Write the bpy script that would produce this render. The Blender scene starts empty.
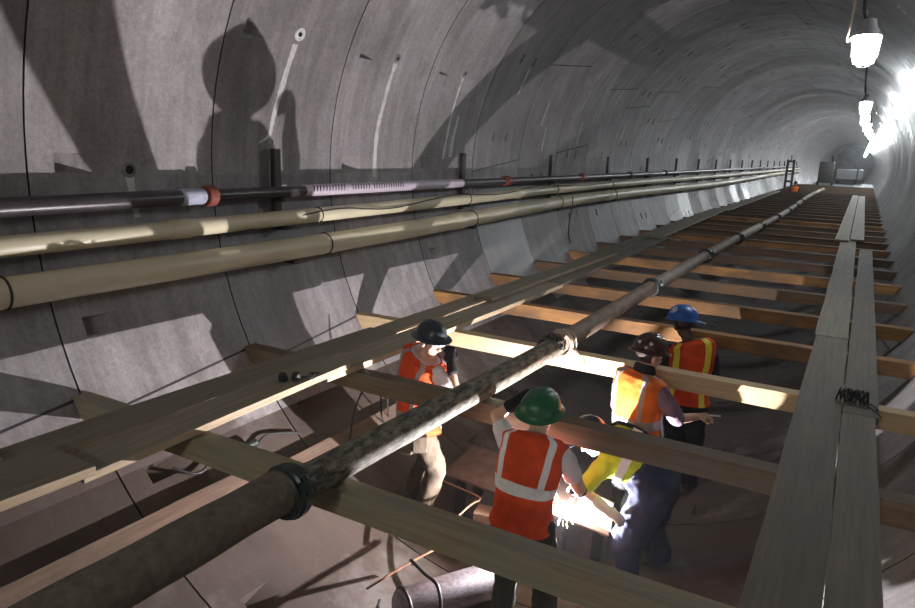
import bpy, bmesh, math, random
from mathutils import Vector, Matrix, noise
random.seed(7)
SC = bpy.context.scene
COL = SC.collection
PI = math.pi
V = Vector
R, ZC, Y0, S = 2.90, 1.417, 2.519, 1.5        # tunnel radius, axis height, first ring joint, ring length

# ------------------------------------------------------------------ materials
def mat(name, base=(.5, .5, .5), rough=.7, metal=0, spec=.5):
    m = bpy.data.materials.new(name); m.use_nodes = True
    b = m.node_tree.nodes['Principled BSDF']
    b.inputs['Base Color'].default_value = (*base, 1)
    b.inputs['Roughness'].default_value = rough
    b.inputs['Metallic'].default_value = metal
    b.inputs['Specular IOR Level'].default_value = spec
    return m, m.node_tree, b

def nd(t, kind, **kw):
    n = t.nodes.new(kind)
    for k, v in kw.items():
        if k in n.inputs: n.inputs[k].default_value = v
        else: setattr(n, k, v)
    return n

def math_node(t, op, a, b=None):
    n = t.nodes.new('ShaderNodeMath'); n.operation = op
    for i, x in enumerate((a, b)):
        if x is None: continue
        if isinstance(x, (int, float)): n.inputs[i].default_value = x
        else: t.links.new(x, n.inputs[i])
    return n.outputs[0]

def ramp(t, fac, stops):
    r = t.nodes.new('ShaderNodeValToRGB')
    e = r.color_ramp.elements
    while len(e) < len(stops): e.new(.5)
    for i, (p, c) in enumerate(stops):
        e[i].position = p; e[i].color = (*c, 1)
    t.links.new(fac, r.inputs[0])
    return r.outputs[0]

def noise_tex(t, vec, scale, detail=4, rough=.6, stretch=None):
    if stretch:
        mp = t.nodes.new('ShaderNodeMapping'); mp.inputs['Scale'].default_value = stretch
        t.links.new(vec, mp.inputs['Vector']); vec = mp.outputs[0]
    n = t.nodes.new('ShaderNodeTexNoise')
    n.inputs['Scale'].default_value = scale; n.inputs['Detail'].default_value = detail
    n.inputs['Roughness'].default_value = rough
    t.links.new(vec, n.inputs['Vector'])
    return n.outputs['Fac']

def mixc(t, fac, a, b, mode='MIX'):
    n = t.nodes.new('ShaderNodeMix'); n.data_type = 'RGBA'; n.blend_type = mode
    for sock, x in ((n.inputs['Factor'], fac), (n.inputs['A'], a), (n.inputs['B'], b)):
        if isinstance(x, (int, float)): sock.default_value = x
        elif isinstance(x, tuple): sock.default_value = (*x, 1)
        else: t.links.new(x, sock)
    return n.outputs['Result']

def bump(t, b, h, strength=.3, dist=.01):
    n = t.nodes.new('ShaderNodeBump'); n.inputs['Strength'].default_value = strength; n.inputs['Distance'].default_value = dist
    t.links.new(h, n.inputs['Height']); t.links.new(n.outputs[0], b.inputs['Normal'])

def mottled(name, c1, c2, scale=6, rough=.7, metal=0, spec=.5, bstr=.3, stretch=None, detail=5, lo=.3, hi=.7, bdist=.005):
    m, t, b = mat(name, c1, rough, metal, spec)
    co = t.nodes.new('ShaderNodeTexCoord').outputs['Object']
    f = noise_tex(t, co, scale, detail, .65, stretch)
    t.links.new(ramp(t, f, [(lo, c1), (hi, c2)]), b.inputs['Base Color'])
    if bstr: bump(t, b, f, bstr, bdist)
    return m

def wood(name, c1, c2, axis='x', stain=None, amt=.5, rough=.75):
    m, t, b = mat(name, c1, rough, 0, .3)
    co = t.nodes.new('ShaderNodeTexCoord').outputs['Object']
    oi = t.nodes.new('ShaderNodeObjectInfo')
    add = nd(t, 'ShaderNodeVectorMath', operation='ADD')
    mul = nd(t, 'ShaderNodeVectorMath', operation='SCALE'); mul.inputs[0].default_value = (7, 5, 3)
    t.links.new(oi.outputs['Random'], mul.inputs['Scale'])
    t.links.new(co, add.inputs[0]); t.links.new(mul.outputs[0], add.inputs[1])
    v = add.outputs[0]
    st = (.5, 12, 12) if axis == 'x' else (12, .5, 12)
    g = noise_tex(t, v, 3.2, 8, .7, st)
    g2 = noise_tex(t, v, 2.2, 4, .6, (.8, 1.6, 1.6) if axis == 'x' else (1.6, .8, 1.6))
    c = ramp(t, g, [(.32, c1), (.62, c2)])
    if stain: c = mixc(t, math_node(t, 'MULTIPLY', ramp(t, g2, [(.42, (0, 0, 0)), (.62, (1, 1, 1))]), amt), c, stain)
    val = math_node(t, 'ADD', math_node(t, 'MULTIPLY', oi.outputs['Random'], .5), .75)
    hsv = t.nodes.new('ShaderNodeHueSaturation'); t.links.new(c, hsv.inputs['Color']); t.links.new(val, hsv.inputs['Value'])
    t.links.new(hsv.outputs[0], b.inputs['Base Color'])
    bump(t, b, g, .35, .006)
    return m

def fabric(name, c, rough=.9, var=.25, spec=.2):
    d = tuple(x * (1 - var) for x in c)
    m, t, b = mat(name, c, rough, 0, spec)
    co = t.nodes.new('ShaderNodeTexCoord').outputs['Object']
    f = noise_tex(t, co, 9, 3, .5)
    w = noise_tex(t, co, 14, 2, .5, (1, 1, .6))
    t.links.new(ramp(t, f, [(.35, d), (.65, c)]), b.inputs['Base Color'])
    bump(t, b, w, .55, .02)
    return m

def emit(name, c, s):
    m, t, b = mat(name, c)
    b.inputs['Emission Color'].default_value = (*c, 1); b.inputs['Emission Strength'].default_value = s
    return m

def lining_material(name, tint, rough0, seed, mud=0.0, low=False):
    m, t, b = mat(name, tint, rough0, 0, .5)
    co = t.nodes.new('ShaderNodeTexCoord').outputs['Object']
    sep = t.nodes.new('ShaderNodeSeparateXYZ'); t.links.new(co, sep.inputs[0])
    x, y, z = sep.outputs
    ry = math_node(t, 'DIVIDE', math_node(t, 'SUBTRACT', y, Y0), S)
    idx = math_node(t, 'FLOOR', ry); fr = math_node(t, 'SUBTRACT', ry, idx)
    th = math_node(t, 'DEGREES', math_node(t, 'ARCTAN2', math_node(t, 'SUBTRACT', z, ZC), x))
    wn = t.nodes.new('ShaderNodeTexWhiteNoise'); wn.noise_dimensions = '1D'; t.links.new(idx, wn.inputs['W'])
    # slanted joints between the segments of one ring, every 57 degrees
    near = math_node(t, 'LESS_THAN', idx, 3.5)
    off = math_node(t, 'ADD', math_node(t, 'MULTIPLY', math_node(t, 'MULTIPLY', wn.outputs['Value'], 72), math_node(t, 'SUBTRACT', 1, near)),
                    math_node(t, 'MULTIPLY', near, 177.2))
    a = math_node(t, 'ADD', math_node(t, 'SUBTRACT', th, off), math_node(t, 'MULTIPLY', fr, 3.4))
    a = math_node(t, 'ADD', a, 720)
    seg = math_node(t, 'DIVIDE', a, 72)
    sf = math_node(t, 'FRACT', seg)
    line = math_node(t, 'LESS_THAN', math_node(t, 'ABSOLUTE', math_node(t, 'SUBTRACT', sf, .5)), .0026)
    sid = math_node(t, 'ADD', math_node(t, 'FLOOR', math_node(t, 'ADD', seg, .5)), math_node(t, 'MULTIPLY', idx, 17.3))
    wn2 = t.nodes.new('ShaderNodeTexWhiteNoise'); wn2.noise_dimensions = '1D'; t.links.new(sid, wn2.inputs['W'])
    n1 = noise_tex(t, co, 1.6, 6, .65)
    n2 = noise_tex(t, co, 26, 5, .7)
    n3 = noise_tex(t, co, 2.4, 4, .6, (1, 1.4, .35))
    c = ramp(t, n1, [(.3, tuple(v * .78 for v in tint)), (.7, tuple(v * 1.18 for v in tint))])
    c = mixc(t, .5, c, ramp(t, n2, [(.3, (.45, .45, .45)), (.7, (1.1, 1.1, 1.1))]), 'MULTIPLY')
    n6 = noise_tex(t, co, 70, 4, .8)
    c = mixc(t, .4, c, ramp(t, n6, [(.32, (.45, .43, .42)), (.62, (1.15, 1.15, 1.15))]), 'MULTIPLY')
    n7 = noise_tex(t, co, 3.1, 5, .75)
    c = mixc(t, math_node(t, 'MULTIPLY', ramp(t, n7, [(.6, (0, 0, 0)), (.72, (1, 1, 1))]), .4), c, (.17, .145, .12))
    c = mixc(t, .45, c, ramp(t, n3, [(.42, (.62, .6, .57)), (.6, (1, 1, 1))]), 'MULTIPLY')
    n4 = noise_tex(t, co, .9, 5, .7, (1, 1, 1))
    cb = t.nodes.new('ShaderNodeCombineXYZ'); t.links.new(y, cb.inputs[0]); t.links.new(math_node(t, 'MULTIPLY', th, .03), cb.inputs[1])
    n5 = noise_tex(t, cb.outputs[0], 1.0, 6, .7, (9, 1, 1))
    c = mixc(t, .55, c, ramp(t, n5, [(.35, (.55, .55, .54)), (.62, (1.05, 1.05, 1.05))]), 'MULTIPLY')
    c = mixc(t, math_node(t, 'MULTIPLY', ramp(t, n4, [(.56, (0, 0, 0)), (.66, (1, 1, 1))]), .22), c, (.55, .55, .56))
    if mud:
        c = mixc(t, math_node(t, 'MULTIPLY', ramp(t, n1, [(.25, (.6, .6, .6)), (.6, (1, 1, 1))]), mud), c, (.06, .042, .032))
    if low:      # shadow painted as brown mud on the lowest wall, with a ragged upper edge
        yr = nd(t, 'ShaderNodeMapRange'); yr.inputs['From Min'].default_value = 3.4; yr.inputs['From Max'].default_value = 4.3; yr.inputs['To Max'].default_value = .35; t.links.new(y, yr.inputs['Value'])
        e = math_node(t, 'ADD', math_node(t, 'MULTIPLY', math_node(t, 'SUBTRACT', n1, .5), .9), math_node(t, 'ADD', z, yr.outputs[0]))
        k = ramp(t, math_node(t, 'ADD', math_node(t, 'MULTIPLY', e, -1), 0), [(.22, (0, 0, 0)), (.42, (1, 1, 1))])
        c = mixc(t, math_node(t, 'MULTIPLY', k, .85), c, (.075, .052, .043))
    val = math_node(t, 'ADD', math_node(t, 'MULTIPLY', wn2.outputs['Value'], .26), .86)
    val = math_node(t, 'MULTIPLY', val, math_node(t, 'ADD', math_node(t, 'MULTIPLY', wn.outputs['Value'], .4), .8))
    hsv = t.nodes.new('ShaderNodeHueSaturation'); t.links.new(c, hsv.inputs['Color']); t.links.new(val, hsv.inputs['Value'])
    line = math_node(t, 'MULTIPLY', line, math_node(t, 'GREATER_THAN', math_node(t, 'ABSOLUTE', math_node(t, 'SUBTRACT', idx, 2.5)), 1))
    c = mixc(t, line, hsv.outputs[0], (.02, .02, .02))
    t.links.new(c, b.inputs['Base Color'])
    rr = math_node(t, 'ADD', math_node(t, 'MULTIPLY', wn.outputs['Value'], .26), rough0 - .13)
    t.links.new(rr, b.inputs['Roughness'])
    bump(t, b, math_node(t, 'ADD', math_node(t, 'MULTIPLY', n2, .5), n3), .35, .008)
    return m

M = {}
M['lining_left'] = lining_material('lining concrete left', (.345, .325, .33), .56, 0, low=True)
M['lining_top'] = lining_material('lining concrete top', (.345, .33, .33), .56, 1)
M['lining_right'] = lining_material('lining concrete right', (.30, .295, .295), .45, 2)
M['invert'] = lining_material('muddy invert concrete', (.085, .066, .055), .75, 3, .55)
M['joint'] = mottled('joint gasket', (.035, .033, .032), (.06, .056, .05), 8, .9)
M['mineral'] = mottled('white mineral bloom', (.38, .37, .355), (.68, .68, .66), 14, .7, stretch=(4, 4, .6))
M['bore'] = mat('dark bore', (.01, .01, .01), .9)[0]
M['beam_grey'] = wood('weathered beam', (.18, .15, .09), (.31, .265, .17), 'x', (.23, .24, .185), .6)
M['beam_dark'] = wood('dark wet beam', (.12, .085, .05), (.22, .155, .09), 'x', (.19, .18, .15), .6)
M['beam_pine'] = wood('fresh pine beam', (.55, .40, .22), (.70, .54, .33), 'x', (.5, .36, .2), .3)
M['beam_orange'] = wood('orange timber', (.24, .115, .04), (.36, .19, .07), 'x', (.13, .08, .045), .8)
M['beam_brown'] = wood('brown timber', (.085, .05, .027), (.15, .09, .048), 'x', (.075, .06, .045), .6)
M['plank'] = wood('grey walkway plank', (.18, .155, .105), (.30, .265, .19), 'y', (.23, .235, .19), .5)
M['plank_r'] = wood('worn walkway plank', (.15, .13, .10), (.24, .21, .165), 'y', (.17, .165, .135), .6)
M['plank_edge'] = wood('sawn plank edge', (.36, .28, .18), (.52, .42, .29), 'y', (.28, .2, .12), .5)
M['plank_w'] = wood('bare timber', (.12, .08, .055), (.21, .145, .105), 'y', (.10, .075, .06), .6)
M['cream'] = mottled('cream plastic pipe', (.50, .46, .31), (.62, .57, .41), 5, .42, stretch=(1, .3, 1), bstr=.05)
M['black_pipe'] = mottled('black pipe', (.025, .022, .025), (.06, .05, .055), 12, .35, bstr=.1)
M['wrap'] = mottled('printed foil wrap', (.42, .36, .44), (.62, .56, .62), 40, .35, stretch=(1, 3, 1), bstr=.1)
M['wrap_ink'] = mottled('dark wrap marks', (.06, .05, .06), (.11, .09, .1), 30, .5)
M['blue_tape'] = mottled('silver blue tape', (.3, .33, .45), (.5, .5, .6), 20, .3)
M['red_seal'] = mottled('rusty red seal', (.28, .06, .035), (.12, .04, .03), 30, .6)
M['caked'] = mottled('cement caked pipe', (.10, .085, .06), (.19, .165, .125), 22, .85, bstr=.8, bdist=.01)
M['mossy'] = mottled('spotted pipe', (.06, .055, .036), (.25, .23, .17), 30, .8, bstr=.6, lo=.4, hi=.62, stretch=(1, .35, 1))
M['pipe_brown'] = mottled('brown slurry pipe', (.13, .085, .055), (.27, .2, .145), 12, .7, bstr=.4, stretch=(1, .4, 1))
M['pipe_pale'] = mottled('pale slurry pipe', (.36, .32, .27), (.22, .17, .13), 10, .7, bstr=.4, stretch=(1, .4, 1))
M['clamp'] = mottled('greenish black casting', (.015, .022, .02), (.05, .07, .065), 25, .35, .3, bstr=.5)
M['steel_dark'] = mottled('dark steel', (.03, .028, .026), (.075, .065, .058), 14, .5, .5)
M['steel_blue'] = mottled('scuffed grey steel', (.16, .14, .15), (.36, .34, .38), 30, .38, .7, stretch=(1, 1, 3), bstr=.3)
M['rust_plate'] = mottled('rusty steel plate', (.05, .031, .024), (.10, .066, .052), 9, .7, .0, .08, bstr=.2)
M['rust'] = mottled('rusty bar', (.2, .09, .05), (.3, .15, .09), 30, .7, .4)
M['rubber'] = mottled('black rubber', (.012, .012, .012), (.03, .03, .03), 20, .6)
M['rope'] = mottled('pale rope', (.55, .47, .36), (.35, .29, .21), 60, .9, bstr=.6)
M['galv'] = mottled('galvanised lamp housing', (.35, .36, .38), (.5, .5, .52), 10, .4, .7)
M['skin_light'] = mottled('light skin', (.55, .33, .24), (.62, .39, .29), 12, .55, bstr=.05)
M['skin_tan'] = mottled('tan skin', (.36, .19, .12), (.43, .24, .16), 12, .55, bstr=.05)
M['skin_dark'] = mottled('brown skin', (.09, .045, .03), (.13, .07, .045), 12, .5, bstr=.05)
M['hair'] = mottled('dark hair', (.015, .01, .008), (.04, .03, .025), 60, .6)
M['eye'] = mat('eye white', (.8, .8, .78), .3)[0]
M['vest_red'] = fabric('red orange vest', (.78, .085, .02), .8)
M['vest_orange'] = fabric('bright orange vest', (.92, .20, .03), .75)
M['silver'] = mottled('silver reflective tape', (.78, .8, .83), (.9, .92, .94), 30, .4, .0, bstr=.1)
M['grey_tape'] = mottled('grey reflective tape', (.3, .28, .27), (.4, .37, .36), 30, .45, .0, bstr=.1)
M['yellow_tape'] = mottled('yellow reflective tape', (.75, .68, .03), (.9, .82, .08), 30, .5, bstr=.1)
M['shirt_white'] = fabric('white shirt', (.72, .7, .74), .9, .12)
M['shirt_lilac'] = fabric('faded violet shirt', (.22, .15, .21), .9, .3)
M['shirt_lime'] = fabric('lime shirt', (.55, .68, .05), .85, .15)
M['shirt_black'] = fabric('black sleeve', (.03, .03, .032), .85, .3)
M['denim'] = fabric('blue denim', (.034, .042, .088), .9, .35)
M['khaki'] = fabric('dusty khaki', (.105, .085, .062), .95, .35)
M['olive'] = fabric('dark olive work trousers', (.05, .05, .04), .95, .3)
M['black_cloth'] = fabric('black work trousers', (.022, .022, .026), .9, .3)
M['maroon'] = fabric('dark maroon overtrousers', (.05, .022, .022), .7, .3)
M['boot'] = mottled('dark leather boot', (.035, .025, .02), (.08, .06, .045), 14, .6)
M['glove_black'] = fabric('black work glove', (.018, .018, .02), .7, .3)
M['glove_white'] = fabric('off white glove', (.62, .58, .5), .85, .2)
M['hat_green'] = mottled('green hard hat', (.012, .11, .045), (.02, .15, .065), 8, .38, bstr=.03)
M['hat_dark'] = mottled('slate hard hat', (.02, .03, .04), (.04, .055, .07), 8, .35, bstr=.03)
M['hat_brown'] = mottled('brown hard hat', (.03, .012, .01), (.07, .03, .022), 10, .18, bstr=.03)
M['hat_blue'] = mottled('blue hard hat', (.015, .09, .36), (.025, .12, .45), 8, .35, bstr=.03)
M['sticker'] = mottled('white sticker', (.75, .75, .75), (.6, .6, .6), 30, .4, bstr=0)
M['sticker_blue'] = mat('blue print', (.02, .1, .4), .4)[0]
M['lens'] = mat('clear lens', (.75, .78, .8), .08, 0, .8)[0]
M['arc'] = emit('welding arc', (1.0, .93, .96), 190000)
M['spark'] = emit('hot sparks', (1.0, .78, .45), 40)
M['bulb'] = emit('lamp bulb', (.93, .97, 1.0), 175)
M['pink_mark'] = mat('pink spray mark', (.75, .1, .4), .8)[0]
M['bulb_mid'] = emit('mid lamp bulb', (.90, .96, 1.0), 150)
M['bulb_far'] = emit('far lamp bulb', (.90, .96, 1.0), 520)
M['grey_paint'] = mottled('dusty grey paint', (.12, .125, .13), (.2, .205, .21), 6, .6)

# ------------------------------------------------------------------ mesh helpers
def finish(name, bm, material, parent=None, loc=None, smooth=True, angle=35):
    bmesh.ops.recalc_face_normals(bm, faces=bm.faces) if name_needs_recalc else None
    me = bpy.data.meshes.new(name)
    if loc is not None:
        bmesh.ops.translate(bm, verts=bm.verts, vec=-V(loc))
    bm.to_mesh(me); bm.free()
    for mm in (material if isinstance(material, (list, tuple)) else [material]): me.materials.append(mm)
    if smooth:
        me.polygons.foreach_set('use_smooth', [True] * len(me.polygons))
        me.set_sharp_from_angle(angle=math.radians(angle))
    o = bpy.data.objects.new(name, me); COL.objects.link(o)
    if loc is not None: o.location = loc
    if parent is not None:
        o.parent = parent
        if loc is not None: o.location = V(loc) - parent.location
    return o
name_needs_recalc = True

def tag(o, label=None, cat=None, group=None, kind=None):
    if label: o['label'] = label
    if cat: o['category'] = cat
    if group: o['group'] = group
    if kind: o['kind'] = kind
    return o

def empty(name, loc, label, cat, group=None):
    o = bpy.data.objects.new(name, None); o.empty_display_size = .1
    COL.objects.link(o); o.location = loc
    return tag(o, label, cat, group)

def part(name, bm, material, parent, **kw):
    """bm in world coordinates; stored relative to the parent thing."""
    base = parent.matrix_world.translation if False else world_loc(parent)
    bmesh.ops.translate(bm, verts=bm.verts, vec=-base)
    o = finish(name, bm, material, None, None, **kw)
    o.parent = parent
    return o

def world_loc(o):
    l = V((0, 0, 0))
    while o is not None:
        l += o.location; o = o.parent
    return l

def box(bm, c, size, rot=None):
    r = bmesh.ops.create_cube(bm, size=1)
    m = Matrix.Translation(V(c)) @ (rot.to_4x4() if rot else Matrix.Identity(4)) @ Matrix.Diagonal((*size, 1))
    bmesh.ops.transform(bm, matrix=m, verts=r['verts'])
    return r['verts']

def bevel(bm, w, seg=2):
    bmesh.ops.bevel(bm, geom=list(bm.edges), offset=w, segments=seg, affect='EDGES', profile=.6)

def frame_of(d, up=V((0, 0, 1))):
    d = d.normalized()
    if abs(d.dot(up)) > .95: up = V((1, 0, 0))
    a = d.cross(up).normalized(); b = a.cross(d).normalized()
    return a, b

def rings_to_mesh(bm, rings, closed=True, cap=True):
    vs = [[bm.verts.new(p) for p in r] for r in rings]
    n = len(rings[0]); fs = []
    for i in range(len(vs) - 1):
        for j in range(n if closed else n - 1):
            k = (j + 1) % n
            fs.append(bm.faces.new((vs[i][j], vs[i][k], vs[i + 1][k], vs[i + 1][j])))
    if cap:
        bm.faces.new(vs[0][::-1]); bm.faces.new(vs[-1])
    return vs, fs

def tube(bm, pts, rad, seg=12, cap=True):
    pts = [V(p) for p in pts]
    if not isinstance(rad, (list, tuple)): rad = [rad] * len(pts)
    rings = []; a = None
    for i, p in enumerate(pts):
        d = (pts[min(i + 1, len(pts) - 1)] - pts[max(i - 1, 0)]).normalized()
        if a is None: a, b = frame_of(d)
        else:
            a = (a - d * a.dot(d)).normalized(); b = a.cross(d).normalized()
        rings.append([p + (a * math.cos(2 * PI * j / seg) + b * math.sin(2 * PI * j / seg)) * rad[i] for j in range(seg)])
    return rings_to_mesh(bm, rings, True, cap)

def smooth_path(pts, n=8):
    pts = [V(p) for p in pts]; out = []
    for i in range(len(pts) - 1):
        p0, p1, p2, p3 = pts[max(i - 1, 0)], pts[i], pts[i + 1], pts[min(i + 2, len(pts) - 1)]
        for k in range(n):
            t = k / n
            out.append(.5 * ((2 * p1) + (p2 - p0) * t + (2 * p0 - 5 * p1 + 4 * p2 - p3) * t * t + (3 * p1 - p0 - 3 * p2 + p3) * t ** 3))
    return out + [pts[-1]]

def ball(bm, c, r, rot=None, u=14, v=10):
    s = bmesh.ops.create_uvsphere(bm, u_segments=u, v_segments=v, radius=1)
    if not isinstance(r, (list, tuple)): r = (r, r, r)
    m = Matrix.Translation(V(c)) @ (rot.to_4x4() if rot else Matrix.Identity(4)) @ Matrix.Diagonal((*r, 1))
    bmesh.ops.transform(bm, matrix=m, verts=s['verts'])

def cone(bm, a, b, ra, rb, seg=12):
    tube(bm, [a, b], [ra, rb], seg)

def remeshed(bm, voxel, it=4, fac=.5):
    me = bpy.data.meshes.new('tmp'); bmesh.ops.recalc_face_normals(bm, faces=bm.faces)
    bm.to_mesh(me); bm.free()
    o = bpy.data.objects.new('tmp', me); COL.objects.link(o)
    md = o.modifiers.new('r', 'REMESH'); md.mode = 'VOXEL'; md.voxel_size = voxel; md.adaptivity = 0
    if it:
        sm = o.modifiers.new('s', 'SMOOTH'); sm.factor = fac; sm.iterations = it
    dg = bpy.context.evaluated_depsgraph_get()
    ev = o.evaluated_get(dg)
    m2 = bpy.data.meshes.new_from_object(ev)
    bpy.data.objects.remove(o); bpy.data.meshes.remove(me)
    out = bmesh.new(); out.from_mesh(m2); bpy.data.meshes.remove(m2)
    return out

def torus(bm, c, nrm, Rr, r, seg=28, rs=8, arc=1.0, start=0):
    a, b = frame_of(V(nrm)); rings = []
    n = seg if arc >= 1 else int(seg * arc) + 1
    for i in range(n):
        t = start + 2 * PI * i / seg
        rad = a * math.cos(t) + b * math.sin(t)
        rings.append([V(c) + rad * (Rr + r * math.cos(2 * PI * j / rs)) + V(nrm).normalized() * r * math.sin(2 * PI * j / rs) for j in range(rs)])
    if arc >= 1:
        vs = [[bm.verts.new(p) for p in q] for q in rings]
        for i in range(n):
            for j in range(rs):
                bm.faces.new((vs[i][j], vs[i][(j + 1) % rs], vs[(i + 1) % n][(j + 1) % rs], vs[(i + 1) % n][j]))
    else: rings_to_mesh(bm, rings)

def wall_pt(y, th, r=R):
    t = math.radians(th)
    return V((r * math.cos(t), y, ZC + r * math.sin(t)))

def wall_z(x): return ZC - math.sqrt(R * R - x * x)      # height of the invert at x

# ------------------------------------------------------------------ tunnel lining
YA, YB = -14, 88        # ring numbers
surf = {k: bmesh.new() for k in ('wall_left', 'ceiling', 'wall_right', 'floor')}
def which(th):
    th %= 360
    if 125 <= th < 222: return 'wall_left'
    if 60 <= th < 125: return 'ceiling'
    if 222 <= th < 312: return 'floor'
    return 'wall_right'
G, GD = .0065, .025
def build_ring(i):
    y0 = Y0 + i * S
    rnd = random.Random(i * 31 + 5)
    near = i < 4
    off = 155.5 if near else rnd.uniform(0, 22.5)
    ths = []
    for k in range(16):
        b0 = off + 22.5 * k
        ths += [(b0 - 1.35, 0), (b0 + 1.35, 1), (b0 + 5.3, 0), (b0 + 9.6, 0), (b0 + 13.9, 0), (b0 + 17.9, 0)]
    ys = [(0, 'g'), (G, ''), (.12 * S, 'p'), (.29 * S, ''), (.58 * S, 's'), (.62 * S, ''), (S - G, 'g'), (S, '')] if near else \
         [(0, 'g'), (G, ''), (.33 * S, 's'), (.375 * S, ''), (.6 * S, 's'), (.645 * S, ''), (S - G, 'g'), (S, '')]
    cache = {}
    def vert(bm, y, th, r):
        k = (id(bm), round(y, 4), round(th % 360, 3), round(r, 4))
        if k not in cache: cache[k] = bm.verts.new(wall_pt(y0 + y, th, r))
        return cache[k]
    n = len(ths)
    for a in range(n):
        t0 = ths[a][0]; t1 = ths[(a + 1) % n][0]
        if t1 < t0: t1 += 360
        bm = surf[which((t0 + t1) / 2)]
        pocket_row = a % 6 == 0
        for q in range(len(ys) - 1):
            (ya, fl), (yb, _) = ys[q], ys[q + 1]
            def vv(y, t, r=R): return vert(bm, y, t, r)
            if fl == 'g':
                d = R + GD
                f = bm.faces.new((vv(ya, t0, d), vv(yb, t0, d), vv(yb, t1, d), vv(ya, t1, d))); f.material_index = 1
                yw = yb if q == 0 else ya
                f = bm.faces.new((vv(yw, t0, d), vv(yw, t0), vv(yw, t1), vv(yw, t1, d))); f.material_index = 1
            elif fl == 'p' and pocket_row and rnd.random() < .95:
                d = R + .10
                A, B, C_, D = vv(ya, t0), vv(yb, t0), vv(yb, t1), vv(ya, t1)
                e, g = vv(ya + .02, t0 + .3, d), vv(ya + .02, t1 - .3, d)
                bm.faces.new((e, B, C_, g)); bm.faces.new((A, e, g, D)); bm.faces.new((A, B, e)); bm.faces.new((D, g, C_))
            elif fl == 's' and pocket_row and (not near or q == 99) and rnd.random() < .85:
                d = R + .15
                A, B, C_, D = vv(ya, t0), vv(yb, t0), vv(yb, t1), vv(ya, t1)
                a2, b2, c2, d2 = (vv(ya + .01, t0 + .2, d), vv(yb - .01, t0 + .2, d), vv(yb - .01, t1 - .2, d), vv(ya + .01, t1 - .2, d))
                bm.faces.new((a2, b2, c2, d2))
                for p_, q_, r_, s_ in ((A, B, b2, a2), (B, C_, c2, b2), (C_, D, d2, c2), (D, A, a2, d2)): bm.faces.new((p_, q_, r_, s_))
            else:
                bm.faces.new((vv(ya, t0), vv(yb, t0), vv(yb, t1), vv(ya, t1)))
for i in range(YA, YB): build_ring(i)

# white mineral drips below the grout holes, part of the left wall's own surface
def drip(bm, pts, w0, w1, seed):
    rnd = random.Random(seed); L = []; n = 26
    path = smooth_path([V((p[0], p[1], 0)) for p in pts], 10)
    for k, p in enumerate(path):
        t = k / (len(path) - 1)
        w = w0 + (w1 - w0) * t + rnd.uniform(-.006, .006) + .012 * noise.noise(V((k * .4, seed, 0)))
        L.append((p, max(w, .006)))
    vs = []
    for p, w in L:
        vs.append([bm.verts.new(wall_pt(p.x + s * w, p.y, R - .0025)) for s in (-1, -.3, .3, 1)])
    for a in range(len(vs) - 1):
        for b in range(3):
            f = bm.faces.new((vs[a][b], vs[a + 1][b], vs[a + 1][b + 1], vs[a][b + 1])); f.material_index = 2
def fy(r): return Y0 + r * S
drip(surf['wall_left'], [(fy(2.53), 156.5), (fy(2.52), 165), (fy(2.5), 171), (fy(2.5), 181)], .025, .035, 1)
drip(surf['wall_left'], [(fy(3.5), 156.5), (fy(3.5), 165), (fy(3.49), 172), (fy(3.47), 177)], .02, .03, 2)
drip(surf['wall_left'], [(fy(1.52), 156.8), (fy(1.49), 164), (fy(1.45), 170), (fy(1.43), 173), (fy(1.35), 174.5)], .034, .014, 3)
drip(surf['wall_left'], [(fy(.49), 180), (fy(.5), 183), (fy(.51), 186)], .03, .03, 5)
drip(surf['wall_left'], [(fy(3.62), 166), (fy(3.6), 172), (fy(3.58), 176.5)], .02, .045, 6)
for k, (yy, th) in enumerate([(4.6, 150), (5.4, 158), (5.55, 166), (6.4, 152), (6.6, 163), (7.5, 158), (8.3, 160), (9.4, 158)]):
    drip(surf['wall_left'], [(fy(yy), th), (fy(yy + .01), th + 4), (fy(yy), th + 8)], .012, .02, 20 + k)
# grey patches and pink spray marks on the lower left wall
def spray(bm, y, th, segs, w=.008):
    for (a, b) in segs:
        A = V((y + a[0], th + a[1], 0)); B = V((y + b[0], th + b[1], 0)); d = (B - A).normalized()
        n_ = V((-d.y * .02, d.x * 1.0, 0))
        q = []
        for P_, s in ((A, 1), (B, 1), (B, -1), (A, -1)):
            yy = P_.x - d.y * .02 * s * w * 50 * .4; tt = P_.y + d.x * s * w * 20
            q.append(bm.verts.new(wall_pt(yy, tt, R - .003)))
        f = bm.faces.new(q); f.material_index = 3
spray(surf['wall_left'], 4.6, 217, [((0, 0), (.09, .4)), ((.09, .4), (.03, 2.0)), ((0, 0), (.05, 1.6))])
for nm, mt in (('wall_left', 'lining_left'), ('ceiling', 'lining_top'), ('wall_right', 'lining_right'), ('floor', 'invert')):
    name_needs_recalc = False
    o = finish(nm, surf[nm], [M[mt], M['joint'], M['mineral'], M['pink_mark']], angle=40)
    name_needs_recalc = True
    tag(o, kind='structure')
# bulkheads closing both far ends
for nm, y in (('wall_back', Y0 + YB * S), ('wall_front', Y0 + YA * S)):
    bm = bmesh.new()
    tube(bm, [(0, y, ZC), (0, y + (.3 if nm == 'wall_back' else -.3), ZC)], R + .1, 48)
    tag(finish(nm, bm, M['lining_right']), kind='structure')

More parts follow.
